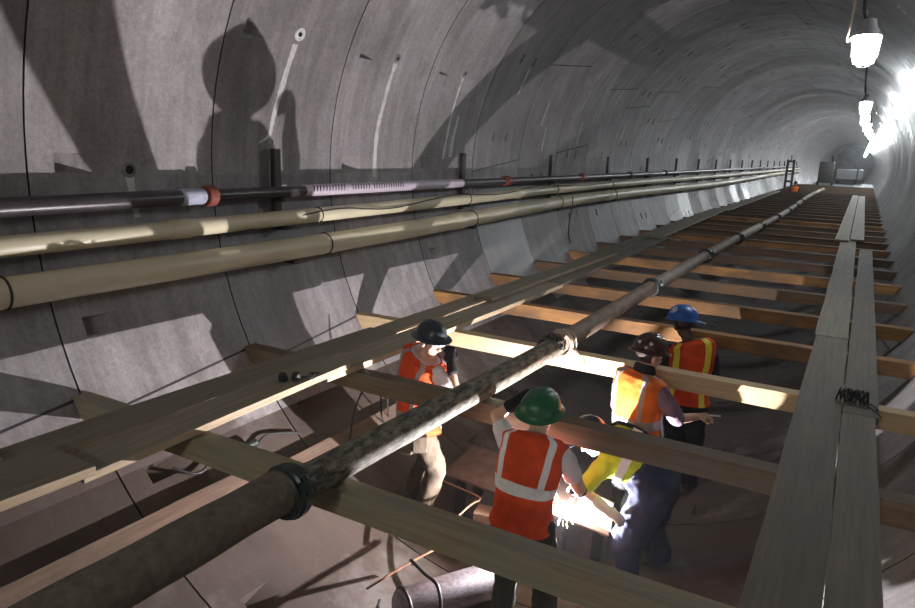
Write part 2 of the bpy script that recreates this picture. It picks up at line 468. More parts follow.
# grout holes and plugs
def grout_hole(y, th, r, label, plug=None):
    o = empty('grout_plug', wall_pt(y, th, R), label, 'plug')
    n_ = (V((0, y, ZC)) - wall_pt(y, th)).normalized()
    p = wall_pt(y, th, R)
    bm = bmesh.new(); torus(bm, p + n_ * .002, n_, r, .012, 20, 8)
    part('collar', bm, plug or M['lining_left'], o)
    bm = bmesh.new(); tube(bm, [p - n_ * .01, p + n_ * .004], r * .98, 18)
    part('bore', bm, M['bore'] if not plug else plug, o)  # open holes: black disc paints in the shade of a recess
    if plug:
        bm = bmesh.new(); tube(bm, [p, p + n_ * .014], r * .4, 10)
        part('plug_center', bm, M['bore'], o)
grout_hole(fy(.49), 179, .045, 'open grout hole low on the left wall above the black pipe end')
grout_hole(fy(2.53), 155.4, .034, 'open grout hole with the longest white drip below it')
grout_hole(fy(3.5), 155.4, .03, 'open grout hole with a thin white drip, right of the longest drip')
grout_hole(fy(1.53), 155.0, .05, 'white capped grout plug at the top of a bent white streak', M['sticker'])

# ------------------------------------------------------------------ cross beams
ORD = ['first', 'second', 'third', 'fourth', 'fifth', 'sixth', 'seventh', 'eighth', 'ninth', 'tenth', 'eleventh', 'twelfth', 'thirteenth', 'fourteenth',
       'fifteenth', 'sixteenth', 'seventeenth', 'eighteenth', 'nineteenth', 'twentieth'] + ['twenty-' + s for s in
       ('first', 'second', 'third', 'fourth', 'fifth', 'sixth', 'seventh', 'eighth', 'ninth')] + ['thirtieth'] + ['thirty-' + s for s in
       ('first', 'second', 'third', 'fourth', 'fifth', 'sixth', 'seventh', 'eighth')]
def beam_mesh(w, h, seed):
    bm = bmesh.new(); rings = []; n = 24
    for i in range(n + 1):
        t = i / n * 2 - 1
        ring = []
        for (yy, zz) in ((-w / 2, -h), (w / 2, -h), (w / 2, 0), (-w / 2, 0)):
            xe = math.sqrt(R * R - (ZC - zz) ** 2) - .012
            x = t * xe
            j = V((noise.noise(V((x * 1.3, yy * 9, seed))), noise.noise(V((x * 1.5, zz * 9, seed + 7))), 0)) * .006
            ring.append(V((x, yy + j.x, zz + (j.y if zz < -.01 else j.y * .4))))
        rings.append(ring)
    rings_to_mesh(bm, rings)
    long_e = [e for e in bm.edges if abs((e.verts[0].co - e.verts[1].co).normalized().x) > .9]
    bmesh.ops.bevel(bm, geom=long_e, offset=.007, segments=1, affect='EDGES')
    return bm
desc = {0: 'weathered greenish timber cross beam nearest the camera, under the pipe coupling', 1: 'dark timber cross beam passing over the crouching worker in lime',
        2: 'pale fresh pine cross beam with rope tied round the pipe on it', 3: 'orange timber cross beam just behind the blue hard hat'}
for k in range(0, 38):
    m = {0: 'beam_grey', 1: 'beam_dark', 2: 'beam_pine', 3: 'beam_orange', 4: 'beam_orange'}.get(k) or ('beam_orange' if k in (6, 9, 13) else 'beam_brown')
    o = finish('cross_beam', beam_mesh(.13, .14, k * 3.3), M[m], smooth=False)
    o.location = (0, Y0 + k * S, 0)
    if k > 3: o.rotation_euler.z = random.uniform(-.006, .006)
    tag(o, desc.get(k) or f'timber cross beam spanning the tunnel, {ORD[k]} from the camera', 'beam', 'timber cross beams of the deck', 'thing')

# ------------------------------------------------------------------ planks
def plank(name, p0, p1, w, t, m, label, cat='plank', group=None, seed=0, roll=0):
    """p0, p1: centre of the underside at both ends."""
    p0, p1 = V(p0), V(p1); L = (p1 - p0).length; bm = bmesh.new(); n = max(4, int(L / .3)); rings = []
    for i in range(n + 1):
        y = L * i / n
        dx = .006 * noise.noise(V((y * .8, seed, 1)))
        ring = []
        for (x, z) in ((-w / 2, 0), (w / 2, 0), (w / 2, t), (-w / 2, t)):
            jx = .004 * noise.noise(V((y * 3, x * 10, seed + 2)))
            ring.append(V((x + dx + jx, y, z + .002 * noise.noise(V((y * 2, x * 4, seed + 9))))))
        rings.append(ring)
    rings_to_mesh(bm, rings)
    ee = [e for e in bm.edges if abs((e.verts[0].co - e.verts[1].co).normalized().y) > .9]
    bmesh.ops.bevel(bm, geom=ee, offset=.004, segments=1, affect='EDGES')
    bm.normal_update()
    for f_ in bm.faces:
        if abs(f_.normal.x) > .9: f_.material_index = 1
    o = finish(name, bm, [m, M['plank_edge'] if m is M['plank'] else m], smooth=False)
    d = (p1 - p0).normalized()
    yaw = math.atan2(-d.x, d.y); pit = math.asin(d.z)
    o.matrix_world = Matrix.Translation(p0) @ Matrix.Rotation(yaw, 4, 'Z') @ Matrix.Rotation(pit, 4, 'X') @ Matrix.Rotation(roll, 4, 'Y')
    return tag(o, label, cat, group)
GR, GL = 'planks of the right walkway', 'planks of the left walkway'
Z1 = .003
# right walkway
plank('scaffold_plank', (1.80, -1.0, Z1), (1.79, 7.35, Z1), .275, .048, M['plank_r'], 'long grey plank, left one of the near pair on the right walkway', group=GR, seed=1)
plank('scaffold_plank', (2.04, -1.0, Z1), (2.035, 5.1, Z1), .195, .05, M['plank_r'], 'near right plank of the right walkway, ending just below the wire coil', group=GR, seed=2)
plank('scaffold_plank', (2.045, 5.11, Z1), (2.07, 15.4, Z1), .215, .05, M['plank_r'], 'right walkway plank with the wire coil lying on its near end', group=GR, seed=3)
plank('scaffold_plank', (1.785, 7.37, Z1), (1.74, 17.4, Z1), .29, .048, M['plank_r'], 'left plank of the right walkway in the middle distance', group=GR, seed=4)
plank('scaffold_plank', (1.62, 16.6, .053), (1.60, 40, .053), .26, .045, M['plank_r'], 'far left plank of the right walkway, jutting left of nearer planks', group=GR, seed=5)
plank('scaffold_plank', (1.90, 16.9, .056), (1.88, 39.5, .056), .26, .045, M['plank_r'], 'far right plank of the right walkway, narrowing toward the tunnel end', group=GR, seed=6)
# left walkway
plank('scaffold_plank', (-1.485, .55, .062), (-1.465, 1.83, .055), .42, .05, M['plank'], 'short wide plank end lying on top at the lower left edge', group=GL, seed=11)
plank('scaffold_plank', (-1.82, .7, .075), (-1.80, 1.62, .062), .2, .05, M['plank'], 'small plank stub behind the wide plank end at the left edge', group=GL, seed=12)
plank('scaffold_plank', (-1.475, 1.81, -.008), (-1.435, 3.86, .062), .29, .045, M['plank'], 'left walkway plank with bright front edge, goggles lying on it', group=GL, seed=13)
plank('scaffold_plank', (-1.80, .8, Z1), (-1.79, 4.95, Z1), .31, .05, M['plank'], 'wall side plank of the left walkway behind the goggles', group=GL, seed=14)
plank('scaffold_plank', (-1.475, 3.65, Z1), (-1.46, 8.2, Z1), .29, .045, M['plank'], 'left walkway plank running behind the slate hard hat', group=GL, seed=15)
plank('scaffold_plank', (-1.79, 4.97, Z1), (-1.79, 9.1, Z1), .24, .05, M['plank'], 'wall side plank of the left walkway beyond the slate hard hat', group=GL, seed=16)
plank('scaffold_plank', (-1.63, 6.6, .060), (-1.66, 11.2, .060), .22, .045, M['plank'], 'narrow upper plank overlapping two others beyond the slate hard hat', group=GL, seed=17)
plank('scaffold_plank', (-1.47, 8.25, Z1), (-1.66, 14.5, Z1), .26, .045, M['plank_r'], 'pale inner plank of the left walkway in the middle distance', group=GL, seed=18)
plank('scaffold_plank', (-1.80, 9.9, Z1), (-2.0, 15.5, Z1), .26, .045, M['plank_r'], 'pale wall side plank of the left walkway in the middle distance', group=GL, seed=19)
plank('scaffold_plank', (-1.70, 14.0, .055), (-2.02, 24, .055), .3, .045, M['plank_r'], 'inner plank of the left walkway in the far distance', group=GL, seed=20)
plank('scaffold_plank', (-2.05, 15.6, .003), (-2.28, 24, .003), .24, .045, M['plank_r'], 'wall side plank of the left walkway in the far distance', group=GL, seed=21)
plank('scaffold_plank', (-2.06, 24.2, .003), (-2.2, 42, .003), .36, .045, M['plank_r'], 'farthest plank of the left walkway, ending at the steel trestle', group=GL, seed=22)
# long timber on the curved wall below the left walkway
def timber(y0, y1, xc, w, t, m, label, seed):
    z = wall_z(abs(xc)); nrm = (V((0, 0, ZC)) - V((xc, 0, z))).normalized()
    roll = math.atan2(nrm.x, nrm.z)
    p = V((xc, 0, z)) + nrm * .014
    o = plank('wall_timber', (p.x, y0, p.z), (p.x, y1, p.z), w, t, m, label, 'timber', seed=seed, roll=roll)
    return o
timber(.2, 3.42, -1.86, .15, .09, M['plank_w'], 'pale long timber resting on the curved wall at the lower left', 31)
timber(3.5, 5.25, -1.80, .13, .08, M['plank_w'], 'shorter pale timber on the curved wall beside the slate hat worker', 32)

# ------------------------------------------------------------------ wall pipes
def wall_pipe(name, pts, r, m, label, n=6):
    o = empty(name, pts[0], label, 'pipe')
    bm = bmesh.new(); tube(bm, smooth_path(pts, n), r, 20)
    part('pipe_body', bm, m, o)
    return o, smooth_path(pts, 24)
def at_y(path, y):
    for a, b in zip(path, path[1:]):
        if a.y <= y <= b.y: return a.lerp(b, (y - a.y) / (b.y - a.y))
    return path[-1]
low, lp = wall_pipe('wall_pipe', [(-2.62, -1.5, .74), (-2.615, 2.2, .745), (-2.615, 4.85, .755), (-2.62, 7.6, .79), (-2.635, 13.6, .88), (-2.63, 27, .81), (-2.62, 45, .9), (-2.62, 62, .9)], .1, M['cream'], 'thick cream pipe, lowest of the three along the left wall')
up, upp = wall_pipe('wall_pipe', [(-2.70, -1.5, 1.01), (-2.70, 2.2, 1.015), (-2.70, 4.9, 1.03), (-2.70, 7.7, 1.05), (-2.70, 13.6, 1.09), (-2.70, 27, 1.07), (-2.70, 62, 1.1)], .07, M['cream'], 'thinner cream pipe, middle one of three along the left wall')
blk, bp = wall_pipe('wall_pipe', [(-2.74, -1.5, 1.24), (-2.74, 2.27, 1.25), (-2.74, 5, 1.265), (-2.74, 13.6, 1.26), (-2.74, 27, 1.27), (-2.74, 62, 1.27)], .05, M['black_pipe'], 'black pipe, highest of the three along the left wall')
def ring_part(o, path, name, y, ln, r, m, seg=20):
    bm = bmesh.new(); a, b = at_y(path, y), at_y(path, y + ln); k = .92
    tube(bm, [a, a.lerp(b, .08), a.lerp(b, .92), b], [r * k, r, r, r * k], seg); part(name, bm, m, o)
ring_part(blk, bp, 'pipe_sleeve', 1.0, 2.65, .062, M['black_pipe'])
ring_part(blk, bp, 'silver_band', 3.56, .22, .066, M['blue_tape'])
ring_part(blk, bp, 'pipe_coupling', 3.80, .09, .085, M['red_seal'])
ring_part(blk, bp, 'foil_wrap', 4.95, 3.0, .056, M['wrap'])
for k in range(34):          # slanting print on the foil
    y = 5.05 + k * .045; a = at_y(bp, y); bm = bmesh.new()
    if k in (11, 12, 20): continue
    for j in range(2):
        pass
    pts = [a + V((.058 * math.cos(t), .02 * (t - .6), .058 * math.sin(t))) for t in (-.1, .25, .6, .95)]
    tube(bm, pts, .006, 5)
    part('print_mark', bm, M['wrap_ink'], blk)
for y in (9.2, 12.4, 15.5, 18.7): ring_part(blk, bp, 'pipe_coupling', y, .16, .075, M['red_seal'] if y < 13 else M['steel_dark'])
for y in (3.42, 9.5, 15.6, 21.7): ring_part(up, upp, 'pipe_socket', y, .2, .078, M['cream'])
for y in (7.55, 13.7, 19.8, 25.9): ring_part(low, lp, 'pipe_socket', y, .25, .108, M['cream'])
for y in (2.15, 5.1, 8.05, 11.1, 14.1):
    for o, path, r in ((low, lp, .103), (up, upp, .072)):
        a = at_y(path, y); bm = bmesh.new()
        d = (at_y(path, y + .05) - a).normalized()
        torus(bm, a, d, r, .008, 28, 6); part('strap', bm, M['rubber'], o)
# thin cable strung along the middle pipe
def cable(name, pts, r, m, label, cat, n=8, seg=8):
    bm = bmesh.new(); tube(bm, smooth_path(pts, n), r, seg)
    return tag(finish(name, bm, m), label, cat)
cp = []
for y, dz, dx in ((3.9, -.10, .02), (5.2, .05, .075), (6.2, .0, .09), (7.6, .075, .05), (8.9, .03, .08), (10.4, .085, .03), (12.5, .03, .08), (15, .08, .04)):
    a = at_y(upp, y); cp.append((a.x + dx, y, a.z + dz))
cable('thin_cable', cp, .007, M['rubber'], 'thin black cable looping along the middle cream pipe', 'cable')
hp = [(-2.5, 11.45, .97), (-2.5, 11.45, .8), (-2.55, 11.5, .55), (-2.57, 11.55, .3), (-2.54, 11.6, .12)]
cable('hanging_cable', hp, .012, M['rubber'], 'short dark cable hanging off the thick cream pipe', 'cable')

# brackets
by = 1.6; k = 0
while by < 62:
    o = empty('pipe_bracket', (-2.82, by, 1.25), f'dark steel pipe bracket on the left wall, {ORD[k]} from the left', 'bracket', 'pipe brackets on the left wall')
    bm = bmesh.new(); box(bm, (-2.815, by, 1.28), (.06, .085, .74)); bevel(bm, .006, 1); part('back_plate', bm, M['steel_dark'], o, smooth=False)
    for path, r in ((lp, .1), (upp, .07), (bp, .05)):
        a = at_y(path, by); bm = bmesh.new()
        x1 = -2.80 if path is not lp else -2.78
        box(bm, ((x1 + a.x + .04) / 2, by, a.z - r - .022), (a.x + .04 - x1, .06, .034)); bevel(bm, .004, 1)
        part('arm', bm, M['steel_dark'], o, smooth=False)
    by += 3.05; k += 1
    if k == 1: by = 4.67
    if k == 2: by = 8.1

# ------------------------------------------------------------------ central slurry pipe on the beams
PX = -.235
cpipe = empty('slurry_pipe', (-.3, .2, .1), 'long coupled pipe lying across the beams down the middle', 'pipe')
secs = [(-.6, 2.12, 'caked', .105), (2.22, 5.28, 'mossy', .085), (5.36, 8.46, 'pipe_brown', .085), (8.54, 11.9, 'pipe_pale', .085)]
y = 11.98; k = 0
while y < 44:
    secs.append((y, y + 3.1, 'pipe_pale' if k % 2 else 'pipe_brown', .085)); y += 3.18; k += 1
def pipe_x(y): return -.30 + min(max((y - 2) / 3, 0), 1) * .09 - (.06 * math.sin((y - 5) * .25) if y > 5 else 0)
for a, b, m, r in secs:
    bm = bmesh.new()
    ys = [a + (b - a) * i / 20 for i in range(21)]
    pts = [(pipe_x(t), t, 0.012 + r + (.006 * noise.noise(V((t, 3, 1))) if t > 1 else 0)) for t in ys]
    vs, fs = tube(bm, pts, [r + .004 * noise.noise(V((t * 4, 1, 2))) for t in ys], 24)
    part('pipe_length', bm, M[m], cpipe)
for y in (2.13, 8.46, 11.9, 15.05, 18.25, 21.4, 24.6, 27.8, 31):
    r = .105 if y < 3 else .095; c = V((pipe_x(y + .04), y + .04, .1 if y < 3 else .09))
    bm = bmesh.new()
    tube(bm, [c + V((0, dy, 0)) for dy in (-.06, -.05, -.03, -.02, .02, .03, .05, .06)], [r + e for e in (.008, .018, .018, .03, .03, .018, .018, .008)], 28)
    cp_ = part('coupling', bm, M['clamp'], cpipe)
    for s in (-1, 1):
        bm = bmesh.new(); d = V((s * math.cos(.5), 0, s * math.sin(.5)))
        box(bm, c + d * (r + .035), (.06, .07, .05), Matrix.Rotation(-.5, 3, 'Y')); bevel(bm, .008, 2)
        lug = part('coupling_lug', bm, M['clamp'], cp_); 
        bm = bmesh.new(); up_ = V((-math.sin(.5), 0, math.cos(.5)))
        tube(bm, [c + d * (r + .04) - up_ * .05, c + d * (r + .04) + up_ * .05], .013, 8)
        part('bolt', bm, M['clamp'], cp_)
# rope lashing and chain at the pale beam
rope = empty('rope_lashing', (pipe_x(5.42), 5.42, .12), 'pale frayed rope wound round the pipe at the pale pine beam', 'rope')
bm = bmesh.new()
for k, (dy, rr, tl) in enumerate(((-.05, .105, .1), (-.02, .11, -.12), (.015, .108, .2), (.045, .106, -.2), (.0, .118, .35))):
    torus(bm, (pipe_x(5.42), 5.42 + dy, .09), V((tl, 1, tl * .5)), rr, .011, 30, 6)
part('rope_turn', bm, M['rope'], rope)
bm = bmesh.new()
for k in range(4):
    x0 = pipe_x(5.42) + .1
    tube(bm, smooth_path([(x0, 5.38 + k * .02, .1), (x0 + .03 + k * .015, 5.36, .03), (x0 + .02 + k * .03, 5.44, -.02 - k * .02)], 5), .006, 6)
part('rope_end', bm, M['rope'], rope)
ch = empty('chain', (pipe_x(5.2), 5.2, .1), 'dark chain heaped over the pipe left of the rope', 'chain')
bm = bmesh.new(); rc = random.Random(3)
for k in range(26):
    t = k / 25 * PI * 1.1 + 2.1 - PI * .55; cx = pipe_x(5.2)
    p = V((cx + .108 * math.cos(t), 5.19 + rc.uniform(-.06, .05), .09 + .108 * math.sin(t)))
    torus(bm, p, V((rc.uniform(-1, 1), rc.uniform(-1, 1), rc.uniform(-1, 1))), .022, .007, 12, 6)
part('chain_links', bm, M['steel_dark'], ch); ch.children[0]['kind'] = 'stuff'

# ------------------------------------------------------------------ hanging lamps
def lamp(x, y, z, label, first=False):
    o = empty('hanging_lamp', (x, y, z), label, 'lamp', 'hanging tunnel lamps')
    bm = bmesh.new(); tube(bm, [(x, y, z + h) for h in (.09, .07, -.10, -.16, -.17)], [.07, .118, .10, .085, .03], 16)
    part('bulb', bm, M['bulb'] if first else M['bulb_mid'] if y < 40 else M['bulb_far'], o)
    bm = bmesh.new()
    prof = [(.03, .25), (.06, .24), (.075, .17), (.10, .14), (.12, .09)]
    tube(bm, [(x, y, z + h) for _, h in prof], [r for r, _ in prof], 18)
    part('housing', bm, M['galv'], o)
    bm = bmesh.new(); top = ZC + math.sqrt(R * R - x * x)
    tube(bm, smooth_path([(x, y, z + .24), (x - .06, y, z + .34), (x - .10, y, top - .02)], 5), .014, 8)
    part('hanger_cord', bm, M['rubber'], o)
    if first:
        for k in range(6):
            a = 2 * PI * k / 6; bm = bmesh.new()
            tube(bm, [(x + .128 * math.cos(a), y + .128 * math.sin(a), z + .09), (x + .112 * math.cos(a), y + .112 * math.sin(a), z - .1), (x + .05 * math.cos(a), y + .05 * math.sin(a), z - .19), (x, y, z - .2)], .003, 5)
            part('guard_wire', bm, M['steel_dark'], o)
        bm = bmesh.new(); tube(bm, smooth_path([(x - .1, y, z + .13), (x - .17, y, z + .05), (x - .15, y, z + .3), (x - .16, y, top - .03)], 6), .012, 6)
        part('supply_cord', bm, M['rope'], o)
    return o
LX = [1.68, 1.66, 1.64, 1.68, 1.74, 1.85, 1.98, 1.98, 1.95, 1.9, 1.85, 1.8, 1.75, 1.7, 1.6, 1.5]
#1.68, 1.62, 1.75, 1.95, 1.9, 1.8, 1.75, 1.7, 1.65, 1.5]
LY = [8, 17.5, 23, 28, 33, 38, 43, 48, 54, 60, 67, 75, 84, 94, 106, 127]
#8, 18, 26, 34, 43, 53, 65, 80, 98, 118]
LZ = [2.80, 2.88, 2.9, 2.92, 2.95, 2.95, 2.95, 2.95, 2.95, 2.9, 2.9, 2.9, 2.9, 2.85, 2.8, 2.8]
#2.80, 2.85, 2.9, 2.95, 2.95, 2.9, 2.9, 2.8, 2.8, 2.8]
for k in range(16):
    lamp(LX[k], LY[k], LZ[k], 'caged hanging lamp nearest the camera, glowing at the upper right' if k == 0 else f'glowing hanging lamp at the upper right, {ORD[k]} from the camera', k == 0)
cable('lamp_cable', [(1.55, -12, 3.78), (1.56, -2, 3.78), (1.57, 3, 3.78)] + [(LX[k] - .12, LY[k], ZC + math.sqrt(R * R - (LX[k] - .12) ** 2) - .05) for k in range(16)], .016, M['rubber'], 'black supply cable clipped along the upper right lining', 'cable')

# ------------------------------------------------------------------ work plate, block, drum, bars
wp = empty('steel_plate', (-.15, 4.8, -1.4), 'rusty steel plate being welded between the crouching workers', 'plate')
bm = bmesh.new()
vs = [V((-.86, 4.55, 0)), V((.63, 4.38, 0)), V((.50, 4.86, 0)), V((-.92, 5.20, 0))]
rings_to_mesh(bm, [[v + V((0, 0, -.972)) for v in vs], [v + V((0, 0, -.950)) for v in vs]]); bevel(bm, .004, 1)
part('plate_top', bm, M['rust_plate'], wp, smooth=False)
bm = bmesh.new(); a_, b_ = V((.34, 4.51, 0)), V((.63, 4.43, 0)); n_ = V((b_.y - a_.y, -(b_.x - a_.x), 0)).normalized() * -.012
rings_to_mesh(bm, [[a_ + V((0, 0, -.950)), b_ + V((0, 0, -.950)), b_ + n_ + V((0, 0, -.950)), a_ + n_ + V((0, 0, -.950))],
                   [a_ + V((0, 0, -.70)), b_ + V((0, 0, -.72)), b_ + n_ + V((0, 0, -.72)), a_ + n_ + V((0, 0, -.70))]]); bevel(bm, .003, 1)
part('upright_flange', bm, M['rust_plate'], wp, smooth=False)  # raised and angled to shade the bent worker from the arc
for (x, y) in ((-.75, 4.66), (.44, 4.52), (.42, 4.80), (-.8, 5.08)):
    bm = bmesh.new(); box(bm, (x, y, (wall_z(abs(x)) - .972) / 2 ), (.08, .06, -.972 - wall_z(abs(x)) + .004)); bevel(bm, .004, 1)
    part('leg', bm, M['steel_dark'], wp, smooth=False)
bm = bmesh.new(); box(bm, (-.36, 4.42, -1.14), (.20, .16, .12), Matrix.Rotation(.2, 3, 'Z')); box(bm, (-.36, 4.42, -1.33), (.18, .14, .27), Matrix.Rotation(.2, 3, 'Z')); bevel(bm, .008, 1)
tag(finish('timber_block', bm, M['plank_w'], None, (-.36, 4.42, -1.46), smooth=False), 'pale square timber block left of the green hat worker', 'block')
# weld post under the arc
wq = empty('steel_post', (.22, 4.50, wall_z(.22)), 'short dark steel post standing below the welding arc', 'post')
bm = bmesh.new(); box(bm, (.22, 4.50, -1.22), (.10, .10, .46)); bevel(bm, .006, 1); part('post_body', bm, M['steel_dark'], wq, smooth=False)
bm = bmesh.new(); box(bm, (.22, 4.50, wall_z(.22) + .018), (.20, .20, .02)); bevel(bm, .004, 1); part('base_plate', bm, M['steel_dark'], wq, smooth=False)
# the arc and its sparks
ARC = V((.245, 4.45, -.939))
bm = bmesh.new(); ball(bm, ARC, .010, u=10, v=8)
tag(finish('welding_arc', bm, M['arc'], None, tuple(ARC)), 'blinding white welding arc at the tip of the electrode', 'welding arc')
bm = bmesh.new(); rs = random.Random(5)
for k in range(70):
    d = V((rs.uniform(-1, 1), rs.uniform(-1, .6), rs.uniform(-.15, .9))).normalized(); a = rs.uniform(.03, .2); l = rs.uniform(.01, .06)
    tube(bm, [ARC + d * a, ARC + d * (a + l) + V((0, 0, -l * .3))], [.0022, .001], 4)
tag(finish('welding_sparks', bm, M['spark'], None, tuple(ARC)), 'spray of glowing sparks around the welding arc', 'sparks', kind='stuff')
# lying cylinder with hose loop
dr = empty('steel_cylinder', (-.28, 3.45, -1.3), 'scuffed steel cylinder lying on the invert under the nearest beam', 'cylinder')
A, B = V((-.42, 3.30, -1.29)), V((-.02, 4.0, -1.31)); d = (B - A).normalized(); rr = .125
bm = bmesh.new()
tube(bm, [A - d * .02, A, A + d * .05, B - d * .05, B, B + d * .02], [.09, .115, rr, rr, .115, .09], 28)
part('cylinder_body', bm, M['steel_blue'], dr)
bm = bmesh.new(); torus(bm, A + d * .03, d, .125, .012, 30, 8); part('end_ring', bm, M['steel_dark'], dr)
cable('welding_lead', [(-.62, 3.75, -1.28), (-.50, 3.55, -1.10), (-.36, 3.50, -1.12), (-.20, 3.42, -1.12), (-.16, 3.36, -1.30), (-.30, 3.2, -1.40), (-.52, 3.15, -1.40), (-.62, 3.35, -1.34)], .013, M['rubber'], 'black hose looped over the lying steel cylinder', 'hose', 8)
cable('steel_rod', [(-.80, 4.24, -1.19), (-.3, 4.08, -1.16), (.05, 3.97, -1.20)], .008, M['rust'], 'thin rusty rod lying level left of the green hat worker', 'rod', 4)
cable('bent_rod', [(-.56, 4.02, -1.15), (-.48, 4.34, -1.04), (-.44, 4.42, -1.02), (-.50, 4.46, -1.01), (-.95, 4.55, -1.02)], .008, M['rust'], 'bent rusty rod leaning behind the nearest beam', 'rod', 5)
cable('steel_rod', [(-.62, 3.2, -1.16), (-.50, 3.6, -1.12), (-.35, 4.05, -1.10), (-.30, 4.2, -1.09)], .008, M['rust'], 'rusty rod slanting above the lying steel cylinder', 'rod', 4)
# hose and valve clutter beside the wall timber
ah = empty('air_hose', (-1.98, 3.2, -.68), 'dark air hose with a red valve beside the wall timber', 'hose')
bm = bmesh.new(); tube(bm, smooth_path([(-2.06, 2.85, -.55), (-1.98, 3.0, -.63), (-2.02, 3.2, -.60), (-1.96, 3.45, -.66), (-2.02, 3.7, -.60), (-1.95, 4.0, -.67)], 6), .012, 8)
part('hose', bm, M['rubber'], ah)
bm = bmesh.new(); box(bm, (-1.985, 3.36, -.59), (.06, .10, .05)); bevel(bm, .01, 2); part('valve', bm, M['red_seal'], ah)
bm = bmesh.new(); tube(bm, [(-1.985, 3.42, -.60), (-1.985, 3.55, -.60)], .03, 10); part('fitting', bm, M['clamp'], ah)
cable('wire_tangle', [(-1.70, 4.35, -.85), (-1.72, 4.45, -.55), (-1.66, 4.55, -.35), (-1.58, 4.62, -.42), (-1.62, 4.7, -.62), (-1.70, 4.85, -.80), (-1.75, 5.0, -.86), (-1.62, 4.8, -.50), (-1.55, 4.86, -.30)], .008, M['rubber'], 'tangled black wires behind the slate hat worker', 'wire', 6)

# ------------------------------------------------------------------ loose small things on planks
gg = empty('goggles', (-1.40, 3.34, .095), 'black goggles lying on the left walkway plank', 'goggles')
for s, (x, y) in enumerate(((-1.437, 3.31), (-1.372, 3.37))):
    bm = bmesh.new(); tube(bm, [(x, y, .092), (x + .004, y - .01, .13)], [.034, .028], 18); cup = part('eye_cup', bm, M['rubber'], gg)
    bm = bmesh.new(); tube(bm, [(x + .004, y - .01, .128), (x + .005, y - .012, .135)], .023, 16); part('lens', bm, M['clamp'], cup)
bm = bmesh.new(); tube(bm, smooth_path([(-1.35, 3.39, .10), (-1.33, 3.45, .10), (-1.36, 3.50, .098), (-1.31, 3.54, .098)], 5), .008, 6)
tube(bm, smooth_path([(-1.35, 3.40, .10), (-1.30, 3.45, .10), (-1.32, 3.5, .098)], 5), .007, 6); part('strap', bm, M['rubber'], gg)
gg.location.z += .012
wc = empty('wire_coil', (1.96, 5.36, .06), 'coil of black tie wire lying on the right walkway', 'wire')
bm = bmesh.new(); rc = random.Random(9)
for k in range(15):
    torus(bm, (1.90 + k * .013, 5.37 + rc.uniform(-.01, .01), .10), V((1, rc.uniform(-.3, .3), rc.uniform(-.3, .3))), .04 + rc.uniform(-.004, .006), .006, 16, 5)
part('coil', bm, M['rubber'], wc)
bm = bmesh.new(); tube(bm, smooth_path([(2.06, 5.36, .08), (2.10, 5.28, .062), (2.14, 5.2, .062), (2.16, 5.12, .06)], 5), .005, 5)
tube(bm, smooth_path([(2.05, 5.34, .08), (2.12, 5.33, .064), (2.145, 5.25, .062)], 5), .005, 5); part('wire_end', bm, M['rubber'], wc)

# ------------------------------------------------------------------ far end equipment
fr_ = empty('steel_trestle', (-1.95, 45, 0), 'dark upright steel trestle beside the far left walkway', 'trestle')
for x in (-2.12, -1.78):
    bm = bmesh.new(); box(bm, (x, 45, .88), (.12, .12, 1.75)); bevel(bm, .01, 1); part('post', bm, M['steel_dark'], fr_, smooth=False)
for z in (.5, 1.1, 1.65):
    bm = bmesh.new(); box(bm, (-1.95, 45, z), (.42, .08, .12)); bevel(bm, .01, 1); part('crossbar', bm, M['steel_dark'], fr_, smooth=False)
bm = bmesh.new(); tube(bm, [(-1.95, 45, 1.7), (-1.95, 45, 2.0)], .03, 8); part('mast', bm, M['steel_dark'], fr_)
pc = empty('pump_cart', (-.62, 58, 0), 'tall dark pump cart standing at the far end of the pipe', 'cart')
bm = bmesh.new(); box(bm, (-.62, 58, .95), (.95, 1.4, 1.5)); bevel(bm, .05, 2); part('cabinet', bm, M['steel_dark'], pc)
bm = bmesh.new(); tube(bm, [(-.3, 58, 1.7), (-.3, 58, 2.15)], .09, 12); part('exhaust', bm, M['steel_dark'], pc)
for sx in (-1, 1):
    for sy in (-1, 1):
        bm = bmesh.new(); tube(bm, [(-.62 + sx * .42, 58 + sy * .5, .15), (-.62 + sx * .52, 58 + sy * .5, .15)], .15, 16); part('wheel', bm, M['rubber'], pc)
tc = empty('flat_wagon', (.6, 66, 0), 'low grey wagon standing across the far end of the deck', 'wagon')
bm = bmesh.new(); box(bm, (.6, 66, .75), (2.3, 5, .75)); bevel(bm, .04, 2); part('tub', bm, M['grey_paint'], tc)
bm = bmesh.new(); box(bm, (.6, 66, .3), (1.6, 4.6, .2)); bevel(bm, .02, 1); part('chassis', bm, M['steel_dark'], tc)
for sx in (-1, 1):
    for sy in (-1, 1):
        bm = bmesh.new(); tube(bm, [(.6 + sx * .6, 66 + sy * 1.7, .17), (.6 + sx * .7, 66 + sy * 1.7, .17)], .17, 16); part('wheel', bm, M['steel_dark'], tc)
for xx in (-.15, 1.35):
    bm = bmesh.new(); box(bm, (xx, 63.3, .82), (.12, .1, .9)); bevel(bm, .01, 1); part('end_post', bm, M['steel_dark'], tc, smooth=False)
bm = bmesh.new(); box(bm, (.6, 62, -.06), (4.4, 10, .1)); bevel(bm, .01, 1)
tag(finish('deck_slab', bm, M['grey_paint'], None, (.6, 62, -.06), smooth=False), 'grey deck under the far wagon and pump cart', 'deck')
# deck reaches the lining on a pair of sleepers

